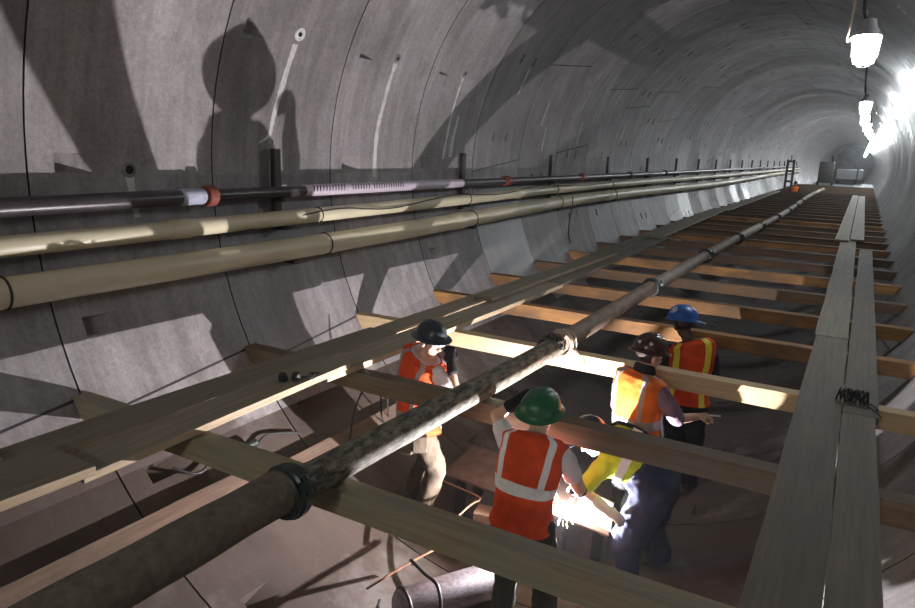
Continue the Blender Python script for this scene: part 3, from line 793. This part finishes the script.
# ------------------------------------------------------------------ people
def lerp(a, b, t): return a + (b - a) * t
class Torso:
    """spine curve with elliptical cross-sections, from the crotch (v=0) to the neck (v=1)"""
    W = [(0, .155, .115), (.18, .168, .122), (.42, .148, .108), (.68, .172, .122), (.84, .178, .112), (.93, .128, .085), (1, .062, .06)]
    def __init__(s, hip, mid, sh, neck, r_hip, r_sh, k=1.0):
        s.path = smooth_path([hip - (mid - hip) * .28, hip, mid, sh, neck], 12)
        s.rh, s.rs, s.k = V(r_hip).normalized(), V(r_sh).normalized(), k
    def at(s, v):
        x = v * (len(s.path) - 1); i = min(int(x), len(s.path) - 2); f_ = x - i
        c = s.path[i].lerp(s.path[i + 1], f_); a = max(i - 2, 0); b = min(i + 3, len(s.path) - 1)
        t = (s.path[b] - s.path[a]).normalized()
        r = s.rh.lerp(s.rs, min(max(v * 1.15, 0), 1)); r = (r - t * r.dot(t)).normalized(); f = t.cross(r)
        for (v0, a0, b0), (v1, a1, b1) in zip(s.W, s.W[1:]):
            if v0 <= v <= v1:
                u = (v - v0) / (v1 - v0); u = u * u * (3 - 2 * u)
                return c, r, f, lerp(a0, a1, u) * s.k, lerp(b0, b1, u) * s.k
        return c, r, f, s.W[-1][1], s.W[-1][2]
    def pt(s, v, ang, off=0):
        c, r, f, a, b = s.at(v); ca, sa = math.cos(ang), math.sin(ang); e = .82
        return c + r * (a + off) * math.copysign(abs(ca) ** e, ca) + f * (b + off) * math.copysign(abs(sa) ** e, sa)
    def solid(s, bm, v0=0, v1=1, off=0, n=16, seg=24):
        rings_to_mesh(bm, [[s.pt(lerp(v0, v1, i / n), 2 * PI * j / seg, off) for j in range(seg)] for i in range(n + 1)])

def limb(bm, pts, rad, n=6):
    pts = [V(p) for p in pts]
    for i in range(len(pts) - 1):
        tube(bm, [pts[i].lerp(pts[i + 1], k / n) for k in range(n + 1)], [lerp(rad[i], rad[i + 1], k / n) for k in range(n + 1)], 14)
    for p, r in zip(pts, rad): ball(bm, p, r, u=14, v=10)

def hand(bm, wrist, d, nrm, side, grow=0.0, curl=.55):
    """palm, four fingers of different length and a thumb; d = finger direction, nrm = the way the fingers close, side = +1/-1 thumb side"""
    d = V(d).normalized(); nrm = (V(nrm) - d * V(nrm).dot(d)).normalized(); s_ = d.cross(nrm) * side
    w = V(wrist)
    rot = Matrix((s_, d, nrm)).transposed()
    ball(bm, w + d * .05, (.041 + grow, .055 + grow, .017 + grow), rot)
    for k, (o, L) in enumerate(((.031, .070), (.010, .080), (-.011, .074), (-.031, .058))):
        p = w + d * .088 + s_ * o; dd = d.copy(); pts = [w + d * .05 + s_ * o * .8, p]
        for j, fr_ in enumerate((.45, .32, .23)):
            a = curl * (.6 + .7 * j)
            dd = d * math.cos(a * (1 + .12 * k)) + nrm * math.sin(a * (1 + .12 * k))
            p = p + dd * L * fr_; pts.append(p.copy())
        limb(bm, pts, [.0095 + grow, .0095 + grow, .009 + grow, .0082 + grow, .0072 + grow], 2)
    p0 = w + d * .022 + s_ * .028; p1 = p0 + (d * .6 + s_ * .7 + nrm * .35).normalized() * .04; p2 = p1 + (d * .8 + nrm * .55).normalized() * .032
    limb(bm, [p0, p1, p2], [.013 + grow, .011 + grow, .009 + grow], 3)

def head_solid(bm, c, F, U):
    F = V(F).normalized(); U = (V(U) - F * V(U).dot(F)).normalized(); Rr = F.cross(U)
    rot = Matrix((Rr, F, U)).transposed()
    P = lambda x, y, z: c + Rr * x + F * y + U * z
    ball(bm, P(0, -.008, .025), (.076, .096, .092), rot, 20, 14)
    ball(bm, P(0, .022, -.045), (.058, .066, .070), rot, 18, 12)
    ball(bm, P(0, .055, -.088), (.030, .028, .024), rot)
    tube(bm, [P(0, .086, .020), P(0, .112, -.028), P(0, .088, -.036)], [.010, .017, .012], 10)
    ball(bm, P(0, .080, -.058), (.026, .012, .007), rot); ball(bm, P(0, .079, -.070), (.023, .012, .008), rot)
    for s in (-1, 1):
        ball(bm, P(s * .078, -.01, -.012), (.012, .024, .034), rot)
        ball(bm, P(s * .032, .082, .028), (.026, .014, .009), rot)
        ball(bm, P(s * .045, .055, -.022), (.026, .026, .024), rot)
    return P, rot

def hard_hat(parent, c, F, U, m, brim='full', k=1.0):
    F = V(F).normalized(); U = (V(U) - F * V(U).dot(F)).normalized(); Rr = F.cross(U)
    P = lambda x, y, z: c + (Rr * x + F * y + U * z) * k
    bm = bmesh.new(); seg = 48; rings = []
    for i in range(13):
        a = i / 12 * PI / 2; rr, hz = math.cos(a), math.sin(a); ring = []
        for j in range(seg):
            t = 2 * PI * j / seg; x, y = math.cos(t) * rr, math.sin(t) * rr
            ridge = .006 if (abs(x) < .16 and hz > .35) else (.003 if abs(abs(x) - .42) < .1 and hz > .4 else 0)
            ring.append(P(x * (.118 + ridge), y * (.142 + ridge), hz ** .9 * (.125 + ridge)))
        rings.append(ring)
    def brim_r(t):
        y = math.sin(t)
        if brim == 'full': return .036 + .010 * abs(y)
        if brim == 'small': return .020 + .012 * abs(y)
        return .012 + (.06 * max(y, 0) ** 1.5)
    outer = []; outer_b = []; inner_b = []
    for j in range(seg):
        t = 2 * PI * j / seg; e = brim_r(t); x, y = math.cos(t), math.sin(t)
        outer.append(P(x * (.118 + e), y * (.142 + e), -.016)); outer_b.append(P(x * (.118 + e), y * (.142 + e), -.021))
        inner_b.append(P(x * .113, y * .137, -.008))
    top_in = [P(math.cos(2 * PI * j / seg) * .05, math.sin(2 * PI * j / seg) * .06, .105) for j in range(seg)]
    allr = [top_in, inner_b, outer_b, outer] + rings[:-1]
    vs, _ = rings_to_mesh(bm, allr, True, False)
    tip = bm.verts.new(P(0, 0, .13))
    for j in range(seg): bm.faces.new((vs[-1][j], vs[-1][(j + 1) % seg], tip))
    bm.faces.new(vs[0][::-1])
    h = part('hard_hat', bm, m, parent, angle=60)
    return h, P

def vest(parent, T, m, tape, v0, v1=.955, stripes=(), bands=(), off=.03, flare=.02):
    SEG, N = 96, 60
    def at(v, j, o=0):
        fl = flare * max(0, 1 - (v - v0) / .25)
        ang = 2 * PI * j / SEG
        wr = .007 * noise.noise(V((math.cos(ang) * 2.5, math.sin(ang) * 2.5, v * 7)) + T.path[0]) + .004 * noise.noise(V((math.cos(ang) * 6, math.sin(ang) * 6, v * 16)))
        return T.pt(v, ang, off + fl + wr + o)
    def strip(test, o0, o1):
        bm = bmesh.new(); cache = {}
        def vt(i, j, o):
            k = (i, j % SEG, o)
            if k not in cache: cache[k] = bm.verts.new(at(lerp(v0, v1, i / N), j % SEG, o))
            return cache[k]
        cells = {(i, j) for i in range(N) for j in range(SEG) if test(lerp(v0, v1, (i + .5) / N), (j + .5) / SEG * 360)}
        for (i, j) in cells:
            bm.faces.new((vt(i, j, o1), vt(i, j + 1, o1), vt(i + 1, j + 1, o1), vt(i + 1, j, o1)))
            bm.faces.new((vt(i, j, o0), vt(i + 1, j, o0), vt(i + 1, j + 1, o0), vt(i, j + 1, o0)))
            for (di, dj, e) in ((-1, 0, ((i, j), (i, j + 1))), (1, 0, ((i + 1, j + 1), (i + 1, j))), (0, -1, ((i + 1, j), (i, j))), (0, 1, ((i, j + 1), (i + 1, j + 1)))):
                if (i + di, (j + dj) % SEG) not in cells:
                    (p, q), (r_, s_) = e
                    bm.faces.new((vt(p, q, o0), vt(r_, s_, o0), vt(r_, s_, o1), vt(p, q, o1)))
        return bm
    front = lambda a: 86 < a < 94
    ve = part('vest', strip(lambda v, a: not front(a), -.006, 0), m, parent)
    for (ac, aw, va, vb) in stripes:
        b = strip(lambda v, a: abs(a - ac) < aw * (1 + .55 * max(0, v - .8) * 5) and va < v < vb, .001, .005)
        if len(b.faces): part('reflective_stripe', b, tape, ve)
    for (va, vb) in bands:
        part('reflective_stripe', strip(lambda v, a: va < v < vb and not front(a), .001, .005), tape, ve)
    return ve

def cloth(name, build, m, parent, vox=.013, amp=.010, freq=11, it=5):
    bm = bmesh.new(); build(bm); bm = remeshed(bm, vox, it)
    bm.normal_update()
    for v in bm.verts:
        v.co += v.normal * amp * noise.noise(v.co * freq) + v.normal * amp * .5 * noise.noise(v.co * freq * 2.3)
    return part(name, bm, m, parent, angle=180)

def person(base, label, hip, mid, sh, neck, r_hip, r_sh, head, F, U, legs, arms, skin, k=1.0, sleeve=None, sleeve_len=.9,
           trousers=None, boots='boot', gloves=(None, None), curl=.6, group=None):
    """legs: two of (hip, knee, ankle, toe direction); arms: (left, right) of (shoulder, elbow, wrist, finger dir, palm normal)"""
    T = Torso(V(hip), V(mid), V(sh), V(neck), r_hip, r_sh, k)
    bm = bmesh.new()
    T.solid(bm)
    limb(bm, [V(neck) - (V(neck) - V(sh)) * .3, V(head) + V(U).normalized() * -.03], [.058, .052])
    P, rot = head_solid(bm, V(head), F, U)
    for (h, kn, an, toe) in legs:
        limb(bm, [h, kn, an], [.088 * k, .058, .042])
        limb(bm, [V(an) - V((0, 0, .03)), V(an) + V(toe).normalized() * .14 - V((0, 0, .05))], [.04, .03])
    for side, (s_, e, w, d, nn) in zip((-1, 1), arms):
        limb(bm, [s_, e, w], [.056, .043, .029])
        hand(bm, w, d, nn, -side, 0, curl)
    bm = remeshed(bm, .0075, 3)
    bmesh.ops.translate(bm, verts=bm.verts, vec=-V(base))
    body = finish('person', bm, M[skin], angle=180); body.location = base
    tag(body, label, 'person', group)
    # face details
    for s in (-1, 1):
        b = bmesh.new(); ball(b, P(s * .032, .080, .012), .0125); part('eye', b, M['eye'], body)
    b = bmesh.new(); ball(b, P(0, -.022, .022), (.083, .097, .092), rot, 20, 14)
    b.verts.ensure_lookup_table()
    Fv = V(F).normalized(); Uv = (V(U) - Fv * V(U).dot(Fv)).normalized()
    bmesh.ops.delete(b, geom=[v for v in b.verts if (v.co - V(head)).dot(Fv) > .035 or (v.co - V(head)).dot(Uv) < -.055], context='VERTS')
    bmesh.ops.solidify(b, geom=list(b.faces), thickness=.006)
    part('hair', b, M['hair'], body)
    if sleeve:
        def bs(bm):
            T.solid(bm, .12, .94, .014)
            for (s_, e, w, d, nn) in arms:
                s_, e, w = V(s_), V(e), V(w)
                if sleeve_len <= 1: limb(bm, [s_, s_.lerp(e, sleeve_len)], [.073, .064])
                else: limb(bm, [s_, e, e.lerp(w, sleeve_len - 1)], [.073, .060, .046])
        cloth('shirt', bs, M[sleeve], body)
    if trousers:
        def bt(bm):
            T.solid(bm, 0, .30, .022)
            for (h, kn, an, toe) in legs:
                h, kn, an = V(h), V(kn), V(an)
                limb(bm, [h, kn, kn.lerp(an, .95)], [.118 * k, .088, .075])
        cloth('trousers', bt, M[trousers], body, .015, .014, 9)
    for (h, kn, an, toe) in legs:
        b = bmesh.new(); t = V(toe).normalized(); a = V(an); side = t.cross(V((0, 0, 1)))
        rot2 = Matrix((side, t, V((0, 0, 1)))).transposed()
        ball(b, a + t * .10 - V((0, 0, .045)), (.048, .095, .040), rot2); ball(b, a - t * .015 - V((0, 0, .035)), (.045, .06, .05), rot2)
        limb(b, [a + V((0, 0, .10)), a - V((0, 0, .03))], [.056, .052])
        box(b, a + t * .055 - V((0, 0, .078)), (.085, .26, .022), rot2)
        b = remeshed(b, .01, 3); part('boot', b, M[boots], body, angle=180)
    for side, g, (s_, e, w, d, nn) in zip((-1, 1), gloves, arms):
        if not g: continue
        b = bmesh.new(); w = V(w); hand(b, w, d, nn, -side, .0045, curl)
        back = (V(e) - w).normalized(); limb(b, [w + V(d).normalized() * .02, w + back * .07], [.036, .046])
        b = remeshed(b, .007, 2); part('glove', b, M[g], body, angle=180)
    return body, T, P

def foot_z(x): return wall_z(abs(x)) + .092
Z = V((0, 0, 1))

# --- worker with the green hard hat, back to the camera
gb, gT, gP = person((.30, 3.74, wall_z(.4)), 'worker in green hard hat and red vest seen from behind, reaching to the arc',
    (.265, 3.66, -.57), (.27, 3.67, -.36), (.28, 3.75, -.13), (.28, 3.79, -.04), (1, .0, 0), (1, .05, 0),
    (.27, 3.835, .055), (.12, .95, -.25), (-.02, .25, .95),
    [((.17, 3.66, -.62), (.15, 3.74, -1.02), (.14, 3.68, foot_z(.14)), (-.1, 1, 0)), ((.37, 3.66, -.62), (.42, 3.76, -1.01), (.44, 3.70, foot_z(.44)), (.15, 1, 0))],
    [((.09, 3.76, -.15), (-.045, 3.85, -.02), (.085, 3.90, .10), (.7, .25, .6), (.5, -.5, -.2)), ((.475, 3.77, -.15), (.54, 3.92, -.41), (.47, 4.15, -.55), (-.25, .75, -.6), (-.4, .3, .6))],
    'skin_light', 1.02, 'shirt_white', .55, 'olive', gloves=('glove_black', 'glove_black'), curl=.85)
hard_hat(gb, gP(0, -.01, .05), (.15, .95, .12), (.1, -.12, .98), M['hat_green'], 'small', 1.06)
vest(gb, gT, M['vest_red'], M['silver'], .03, .955, [(228, 6.5, .53, .96), (312, 6.5, .53, .96), (60, 7, .53, .96), (120, 7, .53, .96)], [(.47, .535)], .034, .012)
b = bmesh.new(); box(b, (.475, 4.0, -.44), (.01, .01, .01)); b.free()

# --- bent worker in lime shirt and overalls
bb, bT, bP = person((.74, 4.70, wall_z(.74)), 'worker bent over in lime shirt and blue denim overalls beside the arc',
    (.84, 4.63, -.60), (.745, 4.60, -.45), (.57, 4.57, -.385), (.47, 4.56, -.37), (.05, 1, .0), (.1, 1, .05),
    (.38, 4.60, -.36), (-.75, -.05, -.75), (-.75, 0, .7),
    [((.83, 4.53, -.70), (.73, 4.46, -1.04), (.74, 4.52, foot_z(.74)), (-1, -.25, 0)), ((.86, 4.76, -.68), (.80, 4.82, -1.03), (.90, 4.84, foot_z(.90)), (-1, .15, 0))],
    [((.555, 4.38, -.42), (.42, 4.36, -.64), (.60, 4.33, -.73), (.9, 0, -.3), (-.3, .3, -.9)), ((.56, 4.80, -.40), (.45, 4.83, -.64), (.30, 4.74, -.78), (-.8, -.4, -.3), (0, -.3, -1))],
    'skin_light', 1.25, 'shirt_lime', .85, None, gloves=('glove_white', None), curl=.5)
def bo(bm):
    bT.solid(bm, 0, .53, .03)
    for h, kn, an in (((.83, 4.53, -.70), (.73, 4.46, -1.04), (.74, 4.52, foot_z(.74))), ((.86, 4.76, -.68), (.80, 4.82, -1.03), (.90, 4.84, foot_z(.90)))):
        h, kn, an = V(h), V(kn), V(an); limb(bm, [h, kn, kn.lerp(an, .95)], [.155, .118, .095])
ov = cloth('overalls', bo, M['denim'], bb, .015, .014, 9)
for ang in (232, 308):
    b = bmesh.new(); tube(b, [bT.pt(lerp(.5, .93, i / 10), math.radians(ang), .026) for i in range(11)], .016, 8); part('shoulder_strap', b, M['denim'], ov)
def band(T, v0, v1, a0, a1, off, th=.004, n=14):
    bm = bmesh.new(); r_ = []
    for i in range(n + 1):
        a = math.radians(lerp(a0, a1, i / n))
        r_.append([T.pt(v0, a, off), T.pt(v1, a, off), T.pt(v1, a, off + th), T.pt(v0, a, off + th)])
    rings_to_mesh(bm, r_); return bm
part('reflective_stripe', band(bT, .60, .67, 95, 330, .026), M['silver'], bb)
hard_hat(bb, bP(0, -.01, .055), (-.75, -.05, -.6), (-.6, 0, .75), M['hat_dark'], 'cap')

# --- worker with the brown hard hat, leaning on the pine beam
nb, nT, nP = person((.60, 5.12, wall_z(.62)), 'worker in shiny brown hard hat and bright orange vest lit from below',
    (.57, 5.08, -.50), (.565, 5.08, -.27), (.57, 5.10, -.03), (.585, 5.12, .07), (.9, -.3, 0), (.9, -.36, 0),
    (.605, 5.15, .19), (.62, .75, -.22), (.08, .12, 1),
    [((.47, 5.10, -.56), (.48, 5.22, -.96), (.50, 5.13, foot_z(.50)), (.2, 1, 0)), ((.66, 5.06, -.56), (.70, 5.16, -.96), (.72, 5.10, foot_z(.72)), (.5, 1, 0))],
    [((.40, 5.175, -.06), (.36, 5.28, -.31), (.46, 5.40, -.45), (.6, .6, -.2), (.2, .2, -1)), ((.75, 5.035, -.06), (.88, 5.06, -.235), (.985, 5.27, -.26), (.75, .6, .05), (0, .3, -1))],
    'skin_light', 1.0, 'shirt_lilac', .95, 'black_cloth', gloves=('glove_black', None), curl=.9)
hh, hP = hard_hat(nb, nP(0, -.01, .055), (.62, .75, -.15), (.08, .10, 1), M['hat_brown'], 'small')
vest(nb, nT, M['vest_orange'], M['grey_tape'], .06, .955, [(238, 7, .3, .96), (302, 7, .3, .96), (60, 7, .3, .96), (120, 7, .3, .96)], [(.42, .49)], .034, .03)
def sticker(h, hp, x, y, z, r):
    """a round sticker on the hat's shell, in the hat's own axes"""
    b = bmesh.new(); n0 = V((x / .118 ** 2, y / .142 ** 2, z / .125 ** 2)).normalized()
    l = math.sqrt((x / .118) ** 2 + (y / .142) ** 2 + (z / .125) ** 2); x, y, z = x / l, y / l, z / l
    c0 = hp(x, y, z * 1.0) ; nn = (hp(n0.x, n0.y, n0.z) - hp(0, 0, 0)).normalized()
    tube(b, [c0 - nn * .006, c0 + nn * .008], r, 16); return b
for (x, y, z, r) in ((-.09, -.05, .06, .014), (.02, -.12, .05, .014), (.085, -.07, .055, .014), (-.03, -.04, .118, .012), (.06, .02, .1, .012)):
    part('sticker', sticker(hh, hP, x, y, z, r), M['sticker'], hh)
# neck scarf
b = bmesh.new()
for k in range(3): torus(b, V((.583, 5.12, .065 + k * .022)), V((.1 * (k - 1), .25, 1)), .07 - k * .005, .022, 24, 8)
b = remeshed(b, .009, 2); part('scarf', b, M['shirt_black'], nb)
cable('white_rod', [(1.0, 5.34, -.265), (1.06, 5.36, -.262), (1.14, 5.38, -.257)], .008, M['sticker'], 'short white rod in the hand of the brown hat worker', 'rod', 3)

# --- worker with the blue hard hat
ub, uT, uP = person((0.675, 6.22, wall_z(.68)), 'worker in blue hard hat and red vest with yellow stripes, beyond the pale pine beam',
    (0.705, 6.20, -.46), (0.715, 6.20, -.22), (0.715, 6.21, .0), (0.690, 6.22, .095), (.97, .2, 0), (.93, .3, 0),
    (0.615, 6.25, .215), (-.35, .85, -.4), (-.22, .12, 1),
    [((0.615, 6.18, -.52), (0.615, 6.28, -.94), (0.635, 6.18, foot_z(.64)), (-.3, 1, 0)), ((0.795, 6.22, -.52), (0.815, 6.32, -.93), (0.815, 6.24, foot_z(.82)), (.2, 1, 0))],
    [((0.550, 6.15, -.03), (0.515, 6.12, -.31), (0.535, 6.30, -.52), (.3, .7, -.5), (.5, .3, .2)), ((0.880, 6.26, -.04), (0.915, 6.36, -.30), (0.775, 6.50, -.42), (-.7, .6, -.1), (-.2, .2, -1))],
    'skin_dark', 1.0, 'shirt_black', 1.8, 'black_cloth', gloves=('glove_black', 'glove_black'), curl=.8)
hh, hP = hard_hat(ub, uP(0, -.01, .055), (.75, .55, -.1), (-.2, .05, 1), M['hat_blue'], 'cap')
vest(ub, uT, M['vest_red'], M['yellow_tape'], .24, .955, [(234, 8, .2, .97), (306, 8, .2, .97), (60, 7, .2, .96), (120, 7, .2, .96)], [], .034, .03)
# oval emblem on the hat
def on_hat(hp, u, v, lift=.004):
    """u: degrees round from the front, v: degrees up the shell"""
    a, e = math.radians(u), math.radians(v)
    x, y, z = math.sin(a) * math.cos(e) * (.118 + lift), math.cos(a) * math.cos(e) * (.142 + lift), math.sin(e) ** .9 * (.125 + lift)
    return hp(x, y, z)
def hat_patch(hp, u0, v0, du, dv, inner=0.0, lift=.004):
    bm = bmesh.new(); n = 28; outer, inn = [], []
    for j in range(n):
        t = 2 * PI * j / n
        outer.append(on_hat(hp, u0 + du * math.cos(t), v0 + dv * math.sin(t), lift)); inn.append(on_hat(hp, u0 + du * inner * math.cos(t), v0 + dv * inner * math.sin(t), lift))
    ob = [on_hat(hp, u0 + du * math.cos(2 * PI * j / n), v0 + dv * math.sin(2 * PI * j / n), -.002) for j in range(n)]
    ib = [on_hat(hp, u0 + du * inner * math.cos(2 * PI * j / n), v0 + dv * inner * math.sin(2 * PI * j / n), -.002) for j in range(n)]
    if inner: vs, _ = rings_to_mesh(bm, [ob, outer, inn, ib], True, False)
    else: rings_to_mesh(bm, [ob, outer], True, True)
    return bm
part('emblem_oval', hat_patch(hP, 163, 33, 21, 15, .78), M['sticker'], hh)
part('emblem_mark', hat_patch(hP, 168, 34, 9, 7), M['sticker'], hh)
part('emblem_mark', hat_patch(hP, 155, 31, 4, 6), M['sticker'], hh)

# --- worker with the slate hat at the left
db, dT, dP = person((-1.02, 4.40, wall_z(1.05)), 'worker in slate full-brim hard hat and dusty khaki trousers near left walkway',
    (-1.030, 4.400, -0.480), (-1.040, 4.410, -0.240), (-0.995, 4.410, 0.010), (-0.960, 4.400, 0.110), (.85, -.5, 0), (.95, -.30, 0),
    (-0.905, 4.380, 0.225), (.84, -.25, -.22), (.2, -.05, .97),
    [((-1.110, 4.470, -0.540), (-1.030, 4.580, -0.850), (-1.130, 4.500, foot_z(1.130)), (.6, .8, 0)), ((-0.960, 4.340, -0.540), (-0.850, 4.420, -0.860), (-0.930, 4.330, foot_z(0.930)), (.6, .8, 0))],
    [((-1.160, 4.465, -0.030), (-1.02, 4.69, -0.17), (-0.885, 4.62, 0.03), (.3, -.1, .9), (.2, -.9, -.1)), ((-0.825, 4.355, -0.025), (-0.645, 4.36, -0.20), (-0.745, 4.42, 0.070), (-.25, .3, .9), (-.5, .4, -.1))],
    'skin_light', 1.0, 'shirt_white', .7, 'khaki', gloves=('glove_black', 'glove_black'), curl=1.0)
hard_hat(db, dP(0, -.01, .05), (.86, -.25, -.12), (.12, -.03, .99), M['hat_dark'], 'full', .95)
vest(db, dT, M['vest_red'], M['grey_tape'], .0, .955, [(236, 7, .1, .96), (304, 7, .1, .96), (60, 7, .1, .96), (120, 7, .1, .96)], [(.3, .36)], .034, .03)
b = bmesh.new()
for s in (-1, 1): ball(b, dP(s * .034, .098, .012), (.031, .008, .02), Matrix((V((.28, .84, 0)).normalized() * -1, V((.84, -.25, -.22)).normalized(), V((.2, -.05, .97)).normalized())).transposed())
gl = part('glasses', b, M['lens'], db)
# tool pouches on the belt
for (ang, v, sz) in ((300, .10, (.15, .075, .17)), (335, .13, (.12, .07, .14)), (265, .08, (.10, .06, .14))):
    c0 = dT.pt(v, math.radians(ang), .085); cc, rr_, ff_, _, _ = dT.at(v); nn = (c0 - cc); nn.z = 0; nn.normalize(); si = nn.cross(Z)
    b = bmesh.new(); box(b, c0 - V((0, 0, .05)), sz, Matrix((si, nn, Z)).transposed()); bevel(b, .018, 3); part('tool_pouch', b, M['khaki'], db)

# --- far worker down the tunnel
fb, fT, fP = person((-1.45, 43.6, wall_z(1.45)), 'far off worker in orange vest standing beside the upright steel trestle',
    (-1.45, 43.6, -.30), (-1.45, 43.6, -.05), (-1.45, 43.62, .18), (-1.45, 43.63, .27), (1, .2, 0), (1, .2, 0),
    (-1.45, 43.65, .40), (.2, -1, -.1), (0, 0, 1),
    [((-1.55, 43.6, -.36), (-1.55, 43.55, -.75), (-1.55, 43.6, foot_z(1.55)), (0, -1, 0)), ((-1.35, 43.6, -.36), (-1.35, 43.55, -.75), (-1.35, 43.6, foot_z(1.35)), (0, -1, 0))],
    [((-1.26, 43.6, .15), (-1.18, 43.55, -.12), (-1.22, 43.4, -.3), (0, -.5, -.8), (-1, 0, 0)), ((-1.64, 43.6, .15), (-1.72, 43.55, -.12), (-1.68, 43.4, -.3), (0, -.5, -.8), (1, 0, 0))],
    'skin_tan', 1.0, 'shirt_black', 1.8, 'black_cloth')
hard_hat(fb, fP(0, -.01, .055), (.2, -1, -.1), (0, 0, 1), M['hat_dark'], 'cap')
vest(fb, fT, M['vest_orange'], M['silver'], .06, .955, [(60, 7, .2, .96), (120, 7, .2, .96)], [(.28, .35)], .034, .02)

# --- electrode holder in the green hat worker's right hand
eh = empty('electrode_holder', (.43, 4.25, -.62), 'black electrode holder in the glove of the green hat worker', 'tool')
hA, hB, hC = V((.48, 4.14, -.53)), V((.395, 4.31, -.68)), ARC + V((.004, -.006, .018))
bm = bmesh.new(); tube(bm, [hA, hA.lerp(hB, .1), hA.lerp(hB, .8), hB], [.012, .017, .019, .012], 12); part('handle', bm, M['rubber'], eh)
bm = bmesh.new(); tube(bm, [hB, hC], .004, 8); part('electrode', bm, M['galv'], eh)


# ------------------------------------------------------------------ camera
f, yaw, pitch, roll = 684.13, .5225, .2225, .0340
cy, sy, cp_, sp = math.cos(yaw), math.sin(yaw), math.cos(pitch), math.sin(pitch)
fw = V((-sy * cp_, cy * cp_, -sp)); rt = V((cy, sy, 0)); upv = rt.cross(fw)
c, s = math.cos(roll), math.sin(roll)
r2 = c * rt + s * upv; u2 = -s * rt + c * upv
cam = bpy.data.cameras.new('camera'); cam.sensor_width = 36; cam.lens = f / 915 * 36; cam.clip_end = 300
co = bpy.data.objects.new('camera', cam); COL.objects.link(co)
mm = Matrix((r2, u2, -fw)).transposed().to_4x4(); mm.translation = V((1.8432, 0, 1.6997)); co.matrix_world = mm
SC.camera = co

# ------------------------------------------------------------------ lamps behind the camera
def plight(name, loc, power, color, radius=.12):
    l = bpy.data.lights.new(name, 'POINT'); l.energy = power; l.color = color; l.shadow_soft_size = radius
    o = bpy.data.objects.new(name, l); COL.objects.link(o); o.location = loc
    return o
plight('tunnel_lamp_light', (1.2, -4.5, 3.1), 260, (1, .95, .88), .25)
plight('tunnel_lamp_light', (1.3, -13, 3.1), 260, (1, .95, .88), .25)

w = bpy.data.worlds.new('world'); SC.world = w; w.use_nodes = True
w.node_tree.nodes['Background'].inputs[0].default_value = (.5, .52, .55, 1)
w.node_tree.nodes['Background'].inputs[1].default_value = 0.0
wt = w.node_tree
vo = wt.nodes.new('ShaderNodeVolumeScatter'); vo.inputs['Density'].default_value = .0011; vo.inputs['Color'].default_value = (.86, .93, 1, 1); vo.inputs['Anisotropy'].default_value = .3
wt.links.new(vo.outputs[0], wt.nodes['World Output'].inputs['Volume'])
SC.view_settings.view_transform = 'Standard'; SC.view_settings.look = 'None'
SC.view_settings.exposure = 0; SC.view_settings.gamma = 1; SC.view_settings.use_curve_mapping = False
SC.cycles.use_denoising = True
SC.cycles.max_bounces = 8; SC.cycles.diffuse_bounces = 5
SC.cycles.sample_clamp_indirect = 6
